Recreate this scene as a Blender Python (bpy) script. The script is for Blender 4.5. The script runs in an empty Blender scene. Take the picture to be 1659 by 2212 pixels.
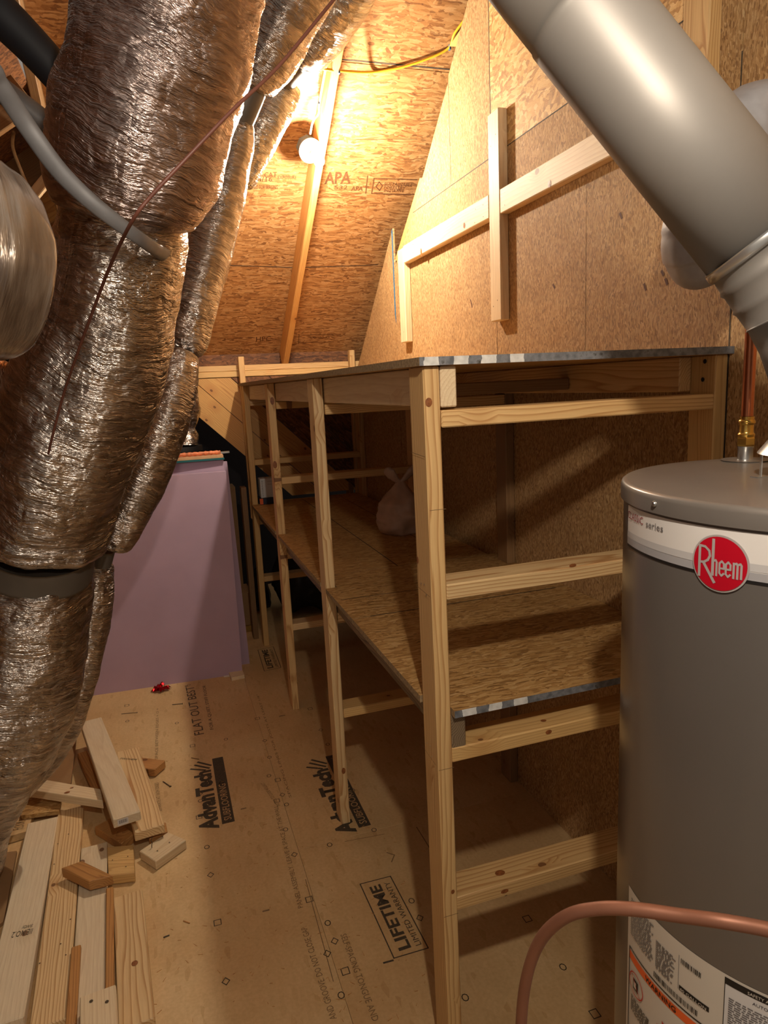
import bpy, bmesh, math, random
import numpy as np
from mathutils import Vector, Matrix, noise
random.seed(7)
S = bpy.context.scene
COL = S.collection
PI = math.pi

# ------------------------------------------------------------------ camera
F_PX, YAW, PITCH, ROLL, CAM_H = 1472.0, 17.82, 10.57, -2.72, 1.78
W_PX, H_PX = 1659, 2212
_y, _p, _r = map(math.radians, (YAW, PITCH, ROLL))
FW = Vector((math.sin(_y)*math.cos(_p), math.cos(_y)*math.cos(_p), -math.sin(_p)))
_r0 = Vector((math.cos(_y), -math.sin(_y), 0)); _u0 = _r0.cross(FW)
RT = _r0*math.cos(_r) + _u0*math.sin(_r)
UP = _u0*math.cos(_r) - _r0*math.sin(_r)
EYE = Vector((0, 0, CAM_H))
cd = bpy.data.cameras.new('camera'); cam = bpy.data.objects.new('camera', cd); COL.objects.link(cam)
cd.sensor_fit = 'VERTICAL'; cd.sensor_height = 24.0; cd.lens = 24.0*F_PX/H_PX
cd.clip_start = 0.02
cam.matrix_world = Matrix((( RT.x, UP.x, -FW.x, EYE.x), (RT.y, UP.y, -FW.y, EYE.y), (RT.z, UP.z, -FW.z, EYE.z), (0, 0, 0, 1)))
S.camera = cam

# ------------------------------------------------------------------ world, exposure
wd = bpy.data.worlds.new('world'); S.world = wd; wd.use_nodes = True
bg = wd.node_tree.nodes['Background']; bg.inputs[0].default_value = (1.0, 0.86, 0.72, 1); bg.inputs[1].default_value = 0.10
S.view_settings.view_transform = 'Standard'; S.view_settings.look = 'None'
S.view_settings.gamma = 1.0; S.view_settings.use_curve_mapping = False
S.view_settings.exposure = 1.4
BULB_FAR, BULB_NEAR = 1050.0, 720.0        # emission of the two bare bulbs
NEAR_LAMP = Vector((0.20, 0.12, 2.36))

def ray(u, v): return FW + RT*((u-W_PX/2)/F_PX) - UP*((v-H_PX/2)/F_PX)
def at(u, v, x=None, y=None, z=None, d=None):
    """turns a pixel of the photograph into a point at a known plane or depth"""
    q = ray(u, v)
    if x is not None: t = x/q.x
    elif y is not None: t = y/q.y
    elif z is not None: t = (z-CAM_H)/q.z
    else: t = d
    return EYE + q*t

# ------------------------------------------------------------------ helpers
def srgb(r, g, b):
    f = lambda c: ((c/255+0.055)/1.055)**2.4 if c > 10 else c/255/12.92
    return (f(r), f(g), f(b), 1)

class NT:
    def __init__(s, name):
        s.m = bpy.data.materials.new(name); s.m.use_nodes = True
        s.t = s.m.node_tree; s.b = s.t.nodes['Principled BSDF']
    def n(s, typ, **kw):
        nd = s.t.nodes.new('ShaderNode'+typ)
        for k, v in kw.items():
            if k.startswith('i_'):
                nd.inputs[int(k[2:]) if k[2:].isdigit() else k[2:].replace('_', ' ')].default_value = v
            else: setattr(nd, k, v)
        return nd
    def l(s, a, b): s.t.links.new(a, b)
    def ramp(s, fac, stops, interp='LINEAR'):
        r = s.n('ValToRGB'); r.color_ramp.interpolation = interp
        e = r.color_ramp.elements
        while len(e) < len(stops): e.new(0.5)
        for i, (p, c) in enumerate(stops): e[i].position = p; e[i].color = c
        s.l(fac, r.inputs[0]); return r.outputs[0]
    def math(s, op, a, b=None, c=None, clamp=False):
        m = s.n('Math', operation=op, use_clamp=clamp)
        for i, x in enumerate((a, b, c)):
            if x is None: continue
            if isinstance(x, (int, float)): m.inputs[i].default_value = x
            else: s.l(x, m.inputs[i])
        return m.outputs[0]
    def mix(s, fac, a, b, mode='MIX'):
        m = s.n('MixRGB', blend_type=mode)
        for i, x in enumerate((fac, a, b)):
            if isinstance(x, (int, float)): m.inputs[i].default_value = x
            elif isinstance(x, tuple): m.inputs[i].default_value = x
            else: s.l(x, m.inputs[i])
        return m.outputs[0]
    def bump(s, h, strength=0.3, dist=0.002):
        b = s.n('Bump'); b.inputs['Strength'].default_value = strength; b.inputs['Distance'].default_value = dist
        s.l(h, b.inputs['Height']); s.l(b.outputs[0], s.b.inputs['Normal'])
    def set(s, **kw):
        for k, v in kw.items(): s.b.inputs[k.replace('_', ' ')].default_value = v
        return s

def plain(name, col, rough=0.5, metal=0.0, var=0.12, sc=12.0, **kw):
    k = NT(name); k.set(Roughness=rough, Metallic=metal, **kw)
    tc = k.n('TexCoord'); nz = k.n('TexNoise'); nz.inputs['Scale'].default_value = sc; nz.inputs['Detail'].default_value = 5
    k.l(tc.outputs['Object'], nz.inputs[0])
    c0 = tuple(x*(1-var) for x in col[:3])+(1,); c1 = tuple(min(1, x*(1+var)) for x in col[:3])+(1,)
    k.l(k.ramp(nz.outputs[0], [(0.3, c0), (0.7, c1)]), k.b.inputs['Base Color'])
    return k.m

def osb_mat(name, s, s2, cols, blend=0.45, rough=0.62, dark=0.0, bump=0.5, seed=0.0):
    """strand board: two layers of stretched flakes in the panel's own coordinates"""
    k = NT(name); k.set(Roughness=rough)
    tc = k.n('TexCoord')
    base = k.n('Mapping'); base.inputs['Location'].default_value = (seed, seed*1.7, seed*.6); k.l(tc.outputs['Object'], base.inputs[0])
    dn = k.n('TexNoise'); dn.inputs['Scale'].default_value = 9; dn.inputs['Detail'].default_value = 3
    k.l(base.outputs[0], dn.inputs[0])
    dm = k.n('VectorMath', operation='SCALE'); k.l(dn.outputs['Color'], dm.inputs[0]); dm.inputs['Scale'].default_value = 0.045
    da = k.n('VectorMath', operation='ADD'); k.l(base.outputs[0], da.inputs[0]); k.l(dm.outputs[0], da.inputs[1])
    def layer(sc, rot):
        mp = k.n('Mapping'); mp.inputs['Scale'].default_value = sc; mp.inputs['Rotation'].default_value = rot
        k.l(da.outputs[0], mp.inputs[0])
        v = k.n('TexVoronoi'); v.inputs['Scale'].default_value = 1.0; k.l(mp.outputs[0], v.inputs[0])
        sp = k.n('SeparateColor'); k.l(v.outputs['Color'], sp.inputs[0])
        return sp.outputs[0], sp.outputs[1], mp
    a, a2, mp = layer(s, (0, 0, 0)); b, b2, _ = layer(s2, (0.35, 0.4, 0.5))
    msk = k.n('TexNoise'); msk.inputs['Scale'].default_value = 14; k.l(base.outputs[0], msk.inputs[0])
    mf = k.math('GREATER_THAN', msk.outputs[0], 1-blend)
    val = k.mix(mf, a, b)
    fb = k.n('TexNoise'); fb.inputs['Scale'].default_value = 4.5; fb.inputs['Detail'].default_value = 6; k.l(mp.outputs[0], fb.inputs[0])
    val2 = k.math('ADD', k.math('MULTIPLY', val, 0.62), k.math('MULTIPLY', fb.outputs[0], 0.42))
    n = len(cols)
    col = k.ramp(val2, [(0.12+0.78*i/(n-1), c) for i, c in enumerate(cols)])
    # small dark chips
    ch = k.math('GREATER_THAN', b2, 0.965)
    col = k.mix(k.math('MULTIPLY', ch, 0.55), col, cols[0])
    big = k.n('TexNoise'); big.inputs['Scale'].default_value = 2.2; k.l(base.outputs[0], big.inputs[0])
    col = k.mix(0.35, col, k.ramp(big.outputs[0], [(0.3, (0.55, 0.5, 0.45, 1)), (0.7, (1, 1, 1, 1))]), 'MULTIPLY')
    k.l(col, k.b.inputs['Base Color'])
    k.bump(k.math('ADD', val, fb.outputs[0]), bump, 0.0025)
    return k.m

def pine_mat(name, light, dark, knot=(0.16, 0.06, 0.02, 1), ring=0.0075, contrast=0.7, knots=0.75, rough=0.55):
    """softwood: rings seen along the board's own length (local X), knots, fine fibre"""
    k = NT(name); k.set(Roughness=rough)
    tc = k.n('TexCoord'); oi = k.n('ObjectInfo')
    off = k.n('CombineXYZ')
    k.l(k.math('MULTIPLY', oi.outputs['Random'], 37.0), off.inputs[0]); k.l(k.math('MULTIPLY', oi.outputs['Random'], 0.06), off.inputs[1])
    k.l(k.math('MULTIPLY', oi.outputs['Random'], -0.05), off.inputs[2])
    ad = k.n('VectorMath', operation='ADD'); k.l(tc.outputs['Object'], ad.inputs[0]); k.l(off.outputs[0], ad.inputs[1])
    # knots
    kmp = k.n('Mapping'); kmp.inputs['Scale'].default_value = (2.6, 9.0, 9.0); k.l(ad.outputs[0], kmp.inputs[0])
    kv = k.n('TexVoronoi'); kv.inputs['Scale'].default_value = 1.0; k.l(kmp.outputs[0], kv.inputs[0])
    ksep = k.n('SeparateColor'); k.l(kv.outputs['Color'], ksep.inputs[0])
    # real distance to the knot centre, less stretched
    kd = k.n('VectorMath', operation='SUBTRACT'); k.l(kmp.outputs[0], kd.inputs[0]); k.l(kv.outputs['Position'], kd.inputs[1])
    ksc = k.n('VectorMath', operation='MULTIPLY'); k.l(kd.outputs[0], ksc.inputs[0]); ksc.inputs[1].default_value = (1/3.6, 1/9.0, 1/90.0)
    kl = k.n('VectorMath', operation='LENGTH'); k.l(ksc.outputs[0], kl.inputs[0])
    dist = kl.outputs['Value']
    has = k.math('GREATER_THAN', ksep.outputs[0], 1-knots*0.5)
    core = k.math('MULTIPLY', has, k.math('LESS_THAN', dist, k.math('ADD', 0.006, k.math('MULTIPLY', ksep.outputs[1], 0.006))))
    near = k.math('MULTIPLY', has, k.math('SUBTRACT', 1.0, k.math('MULTIPLY', dist, 22.0), clamp=True))
    # rings
    st = k.n('Mapping'); st.inputs['Scale'].default_value = (0.9, 9, 9); k.l(ad.outputs[0], st.inputs[0])
    n1 = k.n('TexNoise'); n1.inputs['Scale'].default_value = 1.4; n1.inputs['Detail'].default_value = 2; k.l(st.outputs[0], n1.inputs[0])
    sx = k.n('SeparateXYZ'); k.l(ad.outputs[0], sx.inputs[0])
    yy = k.math('ADD', sx.outputs[1], 0.02); zz = k.math('ADD', sx.outputs[2], 0.07)
    rad = k.math('SQRT', k.math('ADD', k.math('MULTIPLY', yy, yy), k.math('MULTIPLY', zz, zz)))
    rad = k.math('ADD', rad, k.math('MULTIPLY', n1.outputs[0], 0.055))
    rad = k.math('ADD', rad, k.math('MULTIPLY', near, 0.018))
    wv = k.math('FRACT', k.math('DIVIDE', rad, ring))
    g = k.ramp(wv, [(0.0, light), (0.55, tuple(l*(1-contrast*.25)+d*contrast*.25 for l, d in zip(light, dark))), (0.88, tuple(l*(1-contrast)+d*contrast for l, d in zip(light, dark))), (1.0, light)])
    fm = k.n('Mapping'); fm.inputs['Scale'].default_value = (14, 260, 260); k.l(ad.outputs[0], fm.inputs[0])
    fn = k.n('TexNoise'); fn.inputs['Scale'].default_value = 1.0; fn.inputs['Detail'].default_value = 3; k.l(fm.outputs[0], fn.inputs[0])
    g = k.mix(0.45, g, k.ramp(fn.outputs[0], [(0.3, (0.78, 0.72, 0.66, 1)), (0.7, (1, 1, 1, 1))]), 'MULTIPLY')
    tone = k.ramp(oi.outputs['Random'], [(0, (0.86, 0.84, 0.8, 1)), (1, (1, 1, 1, 1))])
    g = k.mix(1.0, g, tone, 'MULTIPLY')
    g = k.mix(k.math('MULTIPLY', near, 0.5), g, dark)
    g = k.mix(k.math('MULTIPLY', core, 0.85), g, knot)
    k.l(g, k.b.inputs['Base Color'])
    k.bump(k.math('ADD', fn.outputs[0], k.math('MULTIPLY', wv, 0.4)), 0.25, 0.0008)
    return k.m

def foil_mat(name, col, rough=0.24, bump=1.0, fine=1.0, film=0.0):
    """aluminised film over glass wool: creases across the sleeve, scrim threads under the film. UV in metres: u along, v around"""
    k = NT(name); k.set(Metallic=1.0, Roughness=rough)
    uv = k.n('TexCoord').outputs['UV']
    dn = k.n('TexNoise'); dn.inputs['Scale'].default_value = 7; dn.inputs['Detail'].default_value = 4; k.l(uv, dn.inputs[0])
    dm = k.n('VectorMath', operation='SCALE'); k.l(dn.outputs['Color'], dm.inputs[0]); dm.inputs['Scale'].default_value = 0.05
    da = k.n('VectorMath', operation='ADD'); k.l(uv, da.inputs[0]); k.l(dm.outputs[0], da.inputs[1])
    m1 = k.n('Mapping'); m1.inputs['Scale'].default_value = (62*fine, 7, 1); m1.inputs['Rotation'].default_value = (0, 0, 0.12); k.l(da.outputs[0], m1.inputs[0])
    w1 = k.n('TexNoise'); w1.inputs['Scale'].default_value = 1; w1.inputs['Detail'].default_value = 4; w1.inputs['Roughness'].default_value = 0.6; k.l(m1.outputs[0], w1.inputs[0])
    r1 = k.math('ABSOLUTE', k.math('SUBTRACT', w1.outputs[0], 0.5))
    m2 = k.n('Mapping'); m2.inputs['Scale'].default_value = (26, 20, 1); m2.inputs['Rotation'].default_value = (0, 0, -0.5); k.l(da.outputs[0], m2.inputs[0])
    w2 = k.n('TexVoronoi', feature='DISTANCE_TO_EDGE'); w2.inputs['Scale'].default_value = 0.8; k.l(m2.outputs[0], w2.inputs[0])
    r2 = k.math('MINIMUM', w2.outputs[0], 0.25)
    # scrim threads
    bk = k.n('TexBrick'); bk.offset = 0.0; bk.inputs['Scale'].default_value = 1.0
    bk.inputs['Brick Width'].default_value = 0.022; bk.inputs['Row Height'].default_value = 0.014; bk.inputs['Mortar Size'].default_value = 0.0012
    k.l(da.outputs[0], bk.inputs[0])
    h = k.math('ADD', k.math('MULTIPLY', r1, -5.0), k.math('MULTIPLY', r2, 1.6))
    h = k.math('ADD', h, k.math('MULTIPLY', bk.outputs['Fac'], 0.10))
    h = k.math('ADD', h, k.math('MULTIPLY', dn.outputs[0], 1.2))
    k.bump(h, bump*.8, 0.005)
    c2 = tuple(x*0.62 for x in col[:3])+(1,)
    cc = k.mix(k.ramp(w1.outputs[0], [(0.42, (0, 0, 0, 1)), (0.58, (1, 1, 1, 1))]), c2, col)
    k.l(cc, k.b.inputs['Base Color'])
    k.l(k.math('ADD', rough-0.06, k.math('MULTIPLY', dn.outputs[0], 0.2)), k.b.inputs['Roughness'])
    return k.m

# ---- objects
def finish(name, me, mat, parent=None, mw=None):
    o = bpy.data.objects.new(name, me); COL.objects.link(o)
    if mat is not None:
        for mm in (mat if isinstance(mat, (list, tuple)) else [mat]): me.materials.append(mm)
    if mw is not None: o.matrix_world = mw
    if parent is not None:
        o.parent = parent
        o.matrix_parent_inverse = parent.matrix_basis.inverted() if parent.parent is None else (parent.parent.matrix_basis @ parent.matrix_parent_inverse @ parent.matrix_basis if False else world_of(parent)).inverted()
    return o
def world_of(o):
    if o.parent is None: return o.matrix_basis.copy()
    return world_of(o.parent) @ o.matrix_parent_inverse @ o.matrix_basis
def empty(name, loc=(0, 0, 0)):
    o = bpy.data.objects.new(name, None); COL.objects.link(o); o.location = loc; o.empty_display_size = 0.05
    return o
def tag(o, label, cat, group=None):
    o['label'] = label; o['category'] = cat
    if group: o['group'] = group
    return o
def struct(o): o['kind'] = 'structure'; return o

def pydata(name, verts, faces, mat, parent=None, mw=None, smooth=False):
    me = bpy.data.meshes.new(name); me.from_pydata([tuple(v) for v in verts], [], faces); me.update()
    bm = bmesh.new(); bm.from_mesh(me); bmesh.ops.recalc_face_normals(bm, faces=bm.faces); bm.to_mesh(me); bm.free()
    if smooth:
        for p in me.polygons: p.use_smooth = True
    return finish(name, me, mat, parent, mw)

def boxm(sx, sy, sz, bev=0.0, seg=1):
    bm = bmesh.new(); bmesh.ops.create_cube(bm, size=1.0)
    for v in bm.verts: v.co = Vector((v.co.x*sx, v.co.y*sy, v.co.z*sz))
    if bev > 0: bmesh.ops.bevel(bm, geom=list(bm.edges), offset=bev, segments=seg, affect='EDGES', profile=0.5)
    me = bpy.data.meshes.new('box'); bm.to_mesh(me); bm.free(); return me
def box(name, x0, x1, y0, y1, z0, z1, mat, parent=None, bev=0.0):
    me = boxm(x1-x0, y1-y0, z1-z0, bev)
    return finish(name, me, mat, parent, Matrix.Translation(((x0+x1)/2, (y0+y1)/2, (z0+z1)/2)))

def frame(dirx, upz):
    x = Vector(dirx).normalized(); z = Vector(upz); z = (z - x*z.dot(x)).normalized(); y = z.cross(x)
    return Matrix((x, y, z)).transposed()
def lumber(name, a, b, w, t, up, mat, parent=None, bev=0.003):
    """a board from a to b (centre line); w across, t along the 'up' direction. Its grain runs along local X"""
    a, b = Vector(a), Vector(b); L = (b-a).length
    me = boxm(L, w, t, bev)
    return finish(name, me, mat, parent, Matrix.Translation((a+b)/2) @ frame(b-a, up).to_4x4())
def lumber_top(name, tl, tr, br, bl, t, mat, parent=None, up=None, bev=0.003):
    """a board given the four corners of its top face"""
    tl, tr, br, bl = map(Vector, (tl, tr, br, bl))
    a = (tl+tr)/2; b = (bl+br)/2
    n = (b-a).cross((tr-tl)); n.normalize()
    if n.z < 0: n = -n
    w = ((tr-tl).length+(br-bl).length)/2
    c = -n*t/2
    return lumber(name, a+c, b+c, w, t, n, mat, parent, bev)

def prism(name, pts, axis, a, b, mat, parent=None, bev=0.0):
    """polygon extruded along an axis from a to b; pts are the other two coordinates"""
    def P(p, c):
        return {'x': (c, p[0], p[1]), 'y': (p[0], c, p[1]), 'z': (p[0], p[1], c)}[axis]
    n = len(pts)
    v = [P(p, a) for p in pts]+[P(p, b) for p in pts]
    f = [tuple(range(n)), tuple(range(2*n-1, n-1, -1))]+[(i, (i+1) % n, n+(i+1) % n, n+i) for i in range(n)]
    return pydata(name, v, f, mat, parent)

def catmull(pts, n):
    out = []; m = len(pts)
    for i in range(m-1):
        p0 = pts[max(i-1, 0)]; p1 = pts[i]; p2 = pts[i+1]; p3 = pts[min(i+2, m-1)]
        for j in range(n):
            t = j/n
            out.append(tuple(0.5*((2*b)+(-a+c)*t+(2*a-5*b+4*c-d)*t*t+(-a+3*b-3*c+d)*t**3) for a, b, c, d in zip(p0, p1, p2, p3)))
    out.append(tuple(pts[-1])); return out
def sweep(name, path, mat, parent=None, seg=16, lumps=None, cap=True, uv=True, flat=1.0, squash=None, capr=0.25):
    """tube along [(x,y,z,r)...]; lumps(u, ang) -> radial offset"""
    P = [Vector(p[:3]) for p in path]; R = [p[3] for p in path]; n = len(P)
    T = [(P[min(i+1, n-1)]-P[max(i-1, 0)]).normalized() for i in range(n)]
    N = T[0].orthogonal().normalized() if squash is None else (Vector(squash)-T[0]*Vector(squash).dot(T[0])).normalized()
    verts = []; uvs = []; L = 0
    for i in range(n):
        if i: L += (P[i]-P[i-1]).length
        N = (N - T[i]*N.dot(T[i])).normalized(); B = T[i].cross(N)
        for j in range(seg):
            a = 2*PI*j/seg
            r = R[i]+(lumps(L, a, i/(n-1)) if lumps else 0)
            verts.append(P[i]+N*(r*math.cos(a)*flat)+B*(r*math.sin(a)))
            uvs.append((L, a*max(R)))
    faces = []; fuv = []
    for i in range(n-1):
        for j in range(seg):
            k = (j+1) % seg
            faces.append((i*seg+j, i*seg+k, (i+1)*seg+k, (i+1)*seg+j))
            u0 = uvs[i*seg+j][0]; u1 = uvs[(i+1)*seg+j][0]; v0 = uvs[i*seg+j][1]; v1 = (j+1)*2*PI/seg*max(R)
            fuv.append(((u0, v0), (u0, v1), (u1, v1), (u1, v0)))
    if cap:
        for i, base in ((0, 0), (n-1, (n-1)*seg)):
            c = len(verts); s = -1 if i == 0 else 1
            verts.append(P[i]+T[i]*s*R[i]*capr)
            for j in range(seg):
                k = (j+1) % seg; faces.append((base+j, base+k, c)); fuv.append(((0, j*.02), (0, j*.02+.02), (.05, j*.02)))
    me = bpy.data.meshes.new(name); me.from_pydata([tuple(v) for v in verts], [], faces)
    if uv:
        ul = me.uv_layers.new(name='uv').data; q = 0
        for f in fuv:
            for c in f: ul[q].uv = c; q += 1
    for p in me.polygons: p.use_smooth = True
    me.update()
    return finish(name, me, mat, parent)
def tube(name, pts, r, mat, parent=None, seg=10, sub=6):
    return sweep(name, [p for p in catmull([tuple(q)+(r,) if len(q) == 3 else tuple(q) for q in [tuple(x) for x in pts]], sub)], mat, parent, seg, uv=False, capr=0.0)
def lathe(name, prof, mat, parent=None, c=(0, 0, 0), axis=(0, 0, 1), seg=32, smooth=True, mats=None):
    """profile [(r, h)...] turned about an axis through c"""
    M = frame(Vector(axis).orthogonal(), axis)
    verts = []; faces = []; rows = []
    for r, h in prof:
        if r < 1e-6: rows.append([len(verts)]); verts.append(Vector((0, 0, h)))
        else:
            rows.append(list(range(len(verts), len(verts)+seg)))
            for j in range(seg): a = 2*PI*j/seg; verts.append(Vector((r*math.cos(a), r*math.sin(a), h)))
    for A, B in zip(rows[:-1], rows[1:]):
        for j in range(seg):
            k = (j+1) % seg
            if len(A) == 1 and len(B) == 1: continue
            if len(A) == 1: faces.append((A[0], B[j], B[k]))
            elif len(B) == 1: faces.append((A[j], A[k], B[0]))
            else: faces.append((A[j], A[k], B[k], B[j]))
    verts = [Vector(c)+M @ v for v in verts]
    o = pydata(name, verts, faces, mat, parent, smooth=smooth)
    if smooth:
        try: o.data.set_sharp_from_angle(angle=math.radians(38))
        except Exception: pass
    return o

def text_mesh(s, font_bold=0.0, space=1.0):
    cu = bpy.data.curves.new('t', 'FONT'); cu.body = s; cu.size = 1.0; cu.offset = font_bold; cu.space_character = space; cu.resolution_u = 2
    o = bpy.data.objects.new('t', cu); COL.objects.link(o)
    me = bpy.data.meshes.new_from_object(o)
    bpy.data.objects.remove(o); bpy.data.curves.remove(cu)
    co = np.array([v.co[:] for v in me.vertices]); mn = co.min(0); mx = co.max(0)
    return me, mn, mx
def ftext(name, s, A, B, h, mat, parent, n=(0, 0, 1), lift=0.0006, bold=0.0):
    """printed lettering: baseline from A to B, height h, on a surface with normal n"""
    A, B, n = Vector(A), Vector(B), Vector(n).normalized()
    me, mn, mx = text_mesh(s, bold)
    x = (B-A); L = x.length; x.normalize(); y = n.cross(x)
    for v in me.vertices:
        a = (v.co.x-mn[0])/(mx[0]-mn[0])*L; b = (v.co.y-mn[1])/(mx[1]-mn[1])*h
        v.co = A+x*a+y*b+n*lift
    return finish(name, me, mat, parent)
def strip(name, segs, width, mat, parent, n=(0, 0, 1), lift=0.0005, closed=True):
    """thin printed lines: list of polylines in world points"""
    V = []; Fc = []; n = Vector(n).normalized()
    for poly in segs:
        m = len(poly)
        for i in range(m-1):
            a, b = Vector(poly[i]), Vector(poly[i+1]); d = (b-a).normalized(); s = n.cross(d)*width/2; e = d*width/2
            k = len(V); V += [a-e-s+n*lift, b+e-s+n*lift, b+e+s+n*lift, a-e+s+n*lift]; Fc.append((k, k+1, k+2, k+3))
    return pydata(name, V, Fc, mat, parent)

# ------------------------------------------------------------------ materials
A_OSB = [srgb(122, 78, 34), srgb(176, 124, 66), srgb(206, 156, 94), srgb(224, 180, 120), srgb(238, 204, 150)]
M = {}
M['osb_roof'] = osb_mat('osb_roof', (17, 125, 125), (42, 90, 90), [srgb(104, 62, 28), srgb(158, 108, 60), srgb(180, 130, 76), srgb(194, 146, 92), srgb(208, 166, 116)], 0.42)
M['osb_wall'] = osb_mat('osb_wall', (120, 330, 90), (110, 240, 100), [srgb(126, 88, 50), srgb(176, 134, 84), srgb(198, 156, 102), srgb(212, 172, 118), srgb(230, 198, 148)], 0.4, bump=0.8)
M['osb_upper'] = osb_mat('osb_upper', (90, 20, 100), (90, 50, 70), [srgb(140, 96, 46), srgb(190, 144, 84), srgb(212, 168, 104), srgb(224, 186, 124), srgb(236, 204, 146)], 0.5)
M['osb_shelf'] = osb_mat('osb_shelf', (30, 190, 150), (65, 140, 120), [srgb(124, 88, 46), srgb(172, 130, 74), srgb(192, 150, 90), srgb(206, 166, 106), srgb(222, 188, 134)], 0.4, seed=3.1)
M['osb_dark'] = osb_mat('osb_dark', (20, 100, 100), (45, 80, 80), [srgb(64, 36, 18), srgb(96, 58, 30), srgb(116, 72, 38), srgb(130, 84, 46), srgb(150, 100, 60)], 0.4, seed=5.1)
M['pine'] = pine_mat('pine', srgb(232, 196, 138), srgb(176, 118, 58))
M['pine_pale'] = pine_mat('pine_pale', srgb(240, 220, 184), srgb(200, 158, 108), contrast=0.35, knots=0.5, ring=0.011)
M['pine_grain'] = pine_mat('pine_grain', srgb(238, 210, 160), srgb(184, 128, 70), contrast=0.8, ring=0.010)
M['pine_yellow'] = pine_mat('pine_yellow', srgb(232, 194, 130), srgb(182, 126, 66), contrast=0.5)
M['pine_brown'] = pine_mat('pine_brown', srgb(206, 152, 90), srgb(140, 86, 42), contrast=0.6)
M['pine_white'] = pine_mat('pine_white', srgb(238, 222, 192), srgb(204, 178, 138), contrast=0.3, knots=0.4, ring=0.012)
M['rafter'] = pine_mat('rafter', srgb(226, 178, 108), srgb(176, 112, 52), contrast=0.6)
M['rafter_dark'] = pine_mat('rafter_dark', srgb(150, 116, 78), srgb(110, 78, 48), contrast=0.4)  # darker, browner version of the rafter pine
M['weathered'] = pine_mat('weathered', srgb(150, 130, 104), srgb(84, 66, 46), contrast=0.9, ring=0.005)

def painted_edge():
    """strand board whose near sawn edge carries old grey paint with white dabs, by the panel's own X coordinate"""
    k = NT('painted_board_edge'); k.set(Roughness=0.75)
    tc = k.n('TexCoord'); sx = k.n('SeparateXYZ'); k.l(tc.outputs['Object'], sx.inputs[0])
    nz = k.n('TexNoise'); nz.inputs['Scale'].default_value = 60; nz.inputs['Detail'].default_value = 4; k.l(tc.outputs['Object'], nz.inputs[0])
    x = k.math('ADD', sx.outputs[0], k.math('MULTIPLY', k.math('SUBTRACT', nz.outputs[0], 0.5), 0.012))
    fr = k.math('FRACT', k.math('DIVIDE', k.math('SUBTRACT', x, 0.545), 0.068))
    st = k.math('LESS_THAN', fr, 0.52)
    lim = k.math('LESS_THAN', x, 0.815)
    st = k.math('MULTIPLY', st, lim)
    grey = k.ramp(nz.outputs[0], [(0.35, srgb(92, 94, 98)), (0.62, srgb(128, 130, 134)), (0.75, srgb(70, 66, 60))])
    white = k.ramp(nz.outputs[0], [(0.3, srgb(200, 200, 196)), (0.7, srgb(232, 232, 228))])
    k.l(k.mix(st, grey, white), k.b.inputs['Base Color']); k.bump(nz.outputs[0], 0.6, 0.002)
    return k.m
M['paint_edge'] = painted_edge()
M['board_edge'] = plain('sawn_board_edge', srgb(150, 128, 96), 0.85, var=0.35, sc=140)

def floor_mat():
    k = NT('subfloor'); k.set(Roughness=0.5)
    tc = k.n('TexCoord'); o = tc.outputs['Object']
    a = k.n('TexNoise'); a.inputs['Scale'].default_value = 2.0; a.inputs['Detail'].default_value = 5; k.l(o, a.inputs[0])
    b = k.n('TexNoise'); b.inputs['Scale'].default_value = 90; b.inputs['Detail'].default_value = 4; k.l(o, b.inputs[0])
    mp = k.n('Mapping'); mp.inputs['Scale'].default_value = (70, 22, 40); mp.inputs['Rotation'].default_value = (0, 0, 0.6); k.l(o, mp.inputs[0])
    c = k.n('TexVoronoi'); c.inputs['Scale'].default_value = 1.0; k.l(mp.outputs[0], c.inputs[0])
    sp = k.n('SeparateColor'); k.l(c.outputs['Color'], sp.inputs[0])
    base = k.ramp(a.outputs[0], [(0.3, srgb(202, 166, 116)), (0.55, srgb(218, 186, 136)), (0.75, srgb(226, 198, 152))])
    fine = k.ramp(b.outputs[0], [(0.3, (0.86, 0.82, 0.78, 1)), (0.65, (1, 1, 1, 1))])
    col = k.mix(0.7, base, fine, 'MULTIPLY')
    fl = k.ramp(sp.outputs[0], [(0.0, (0.9, 0.88, 0.85, 1)), (0.9, (1, 1, 1, 1)), (0.985, (0.72, 0.62, 0.5, 1))])
    col = k.mix(0.5, col, fl, 'MULTIPLY')
    k.l(col, k.b.inputs['Base Color']); k.bump(b.outputs[0], 0.15, 0.001)
    k.l(k.math('ADD', 0.38, k.math('MULTIPLY', a.outputs[0], 0.25)), k.b.inputs['Roughness'])
    return k.m
M['floor'] = floor_mat()
M['print'] = plain('ink_print', srgb(72, 62, 48), 0.7, var=0.4, sc=160)
M['print_light'] = plain('faint_ink_print', srgb(128, 102, 68), 0.7, var=0.3, sc=160)
M['chip'] = plain('dark_wood_chip', srgb(96, 58, 44), 0.7)
M['print_roof'] = plain('roof_ink_print', srgb(104, 66, 36), 0.7, var=0.3, sc=120)
M['tan'] = plain('tan_letter', srgb(196, 158, 110), 0.7)
M['chalk'] = plain('dark_seam_line', srgb(70, 62, 52), 0.8, var=0.4, sc=90)
M['bluechalk'] = plain('blue_edge_paint', srgb(40, 110, 150), 0.7, var=0.3, sc=60)
FO = srgb(208, 198, 190)
M['foil'] = foil_mat('foil_jacket', FO)
M['foil_dark'] = foil_mat('foil_jacket_darker_film', srgb(196, 178, 172), 0.28)  # slightly darker, pinker jacket colour
M['foil_copper'] = foil_mat('foil_jacket_coppery', srgb(206, 160, 128), 0.26)
M['foil_silver'] = foil_mat('foil_jacket_silver', srgb(226, 220, 212), 0.2, fine=0.7)
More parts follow.
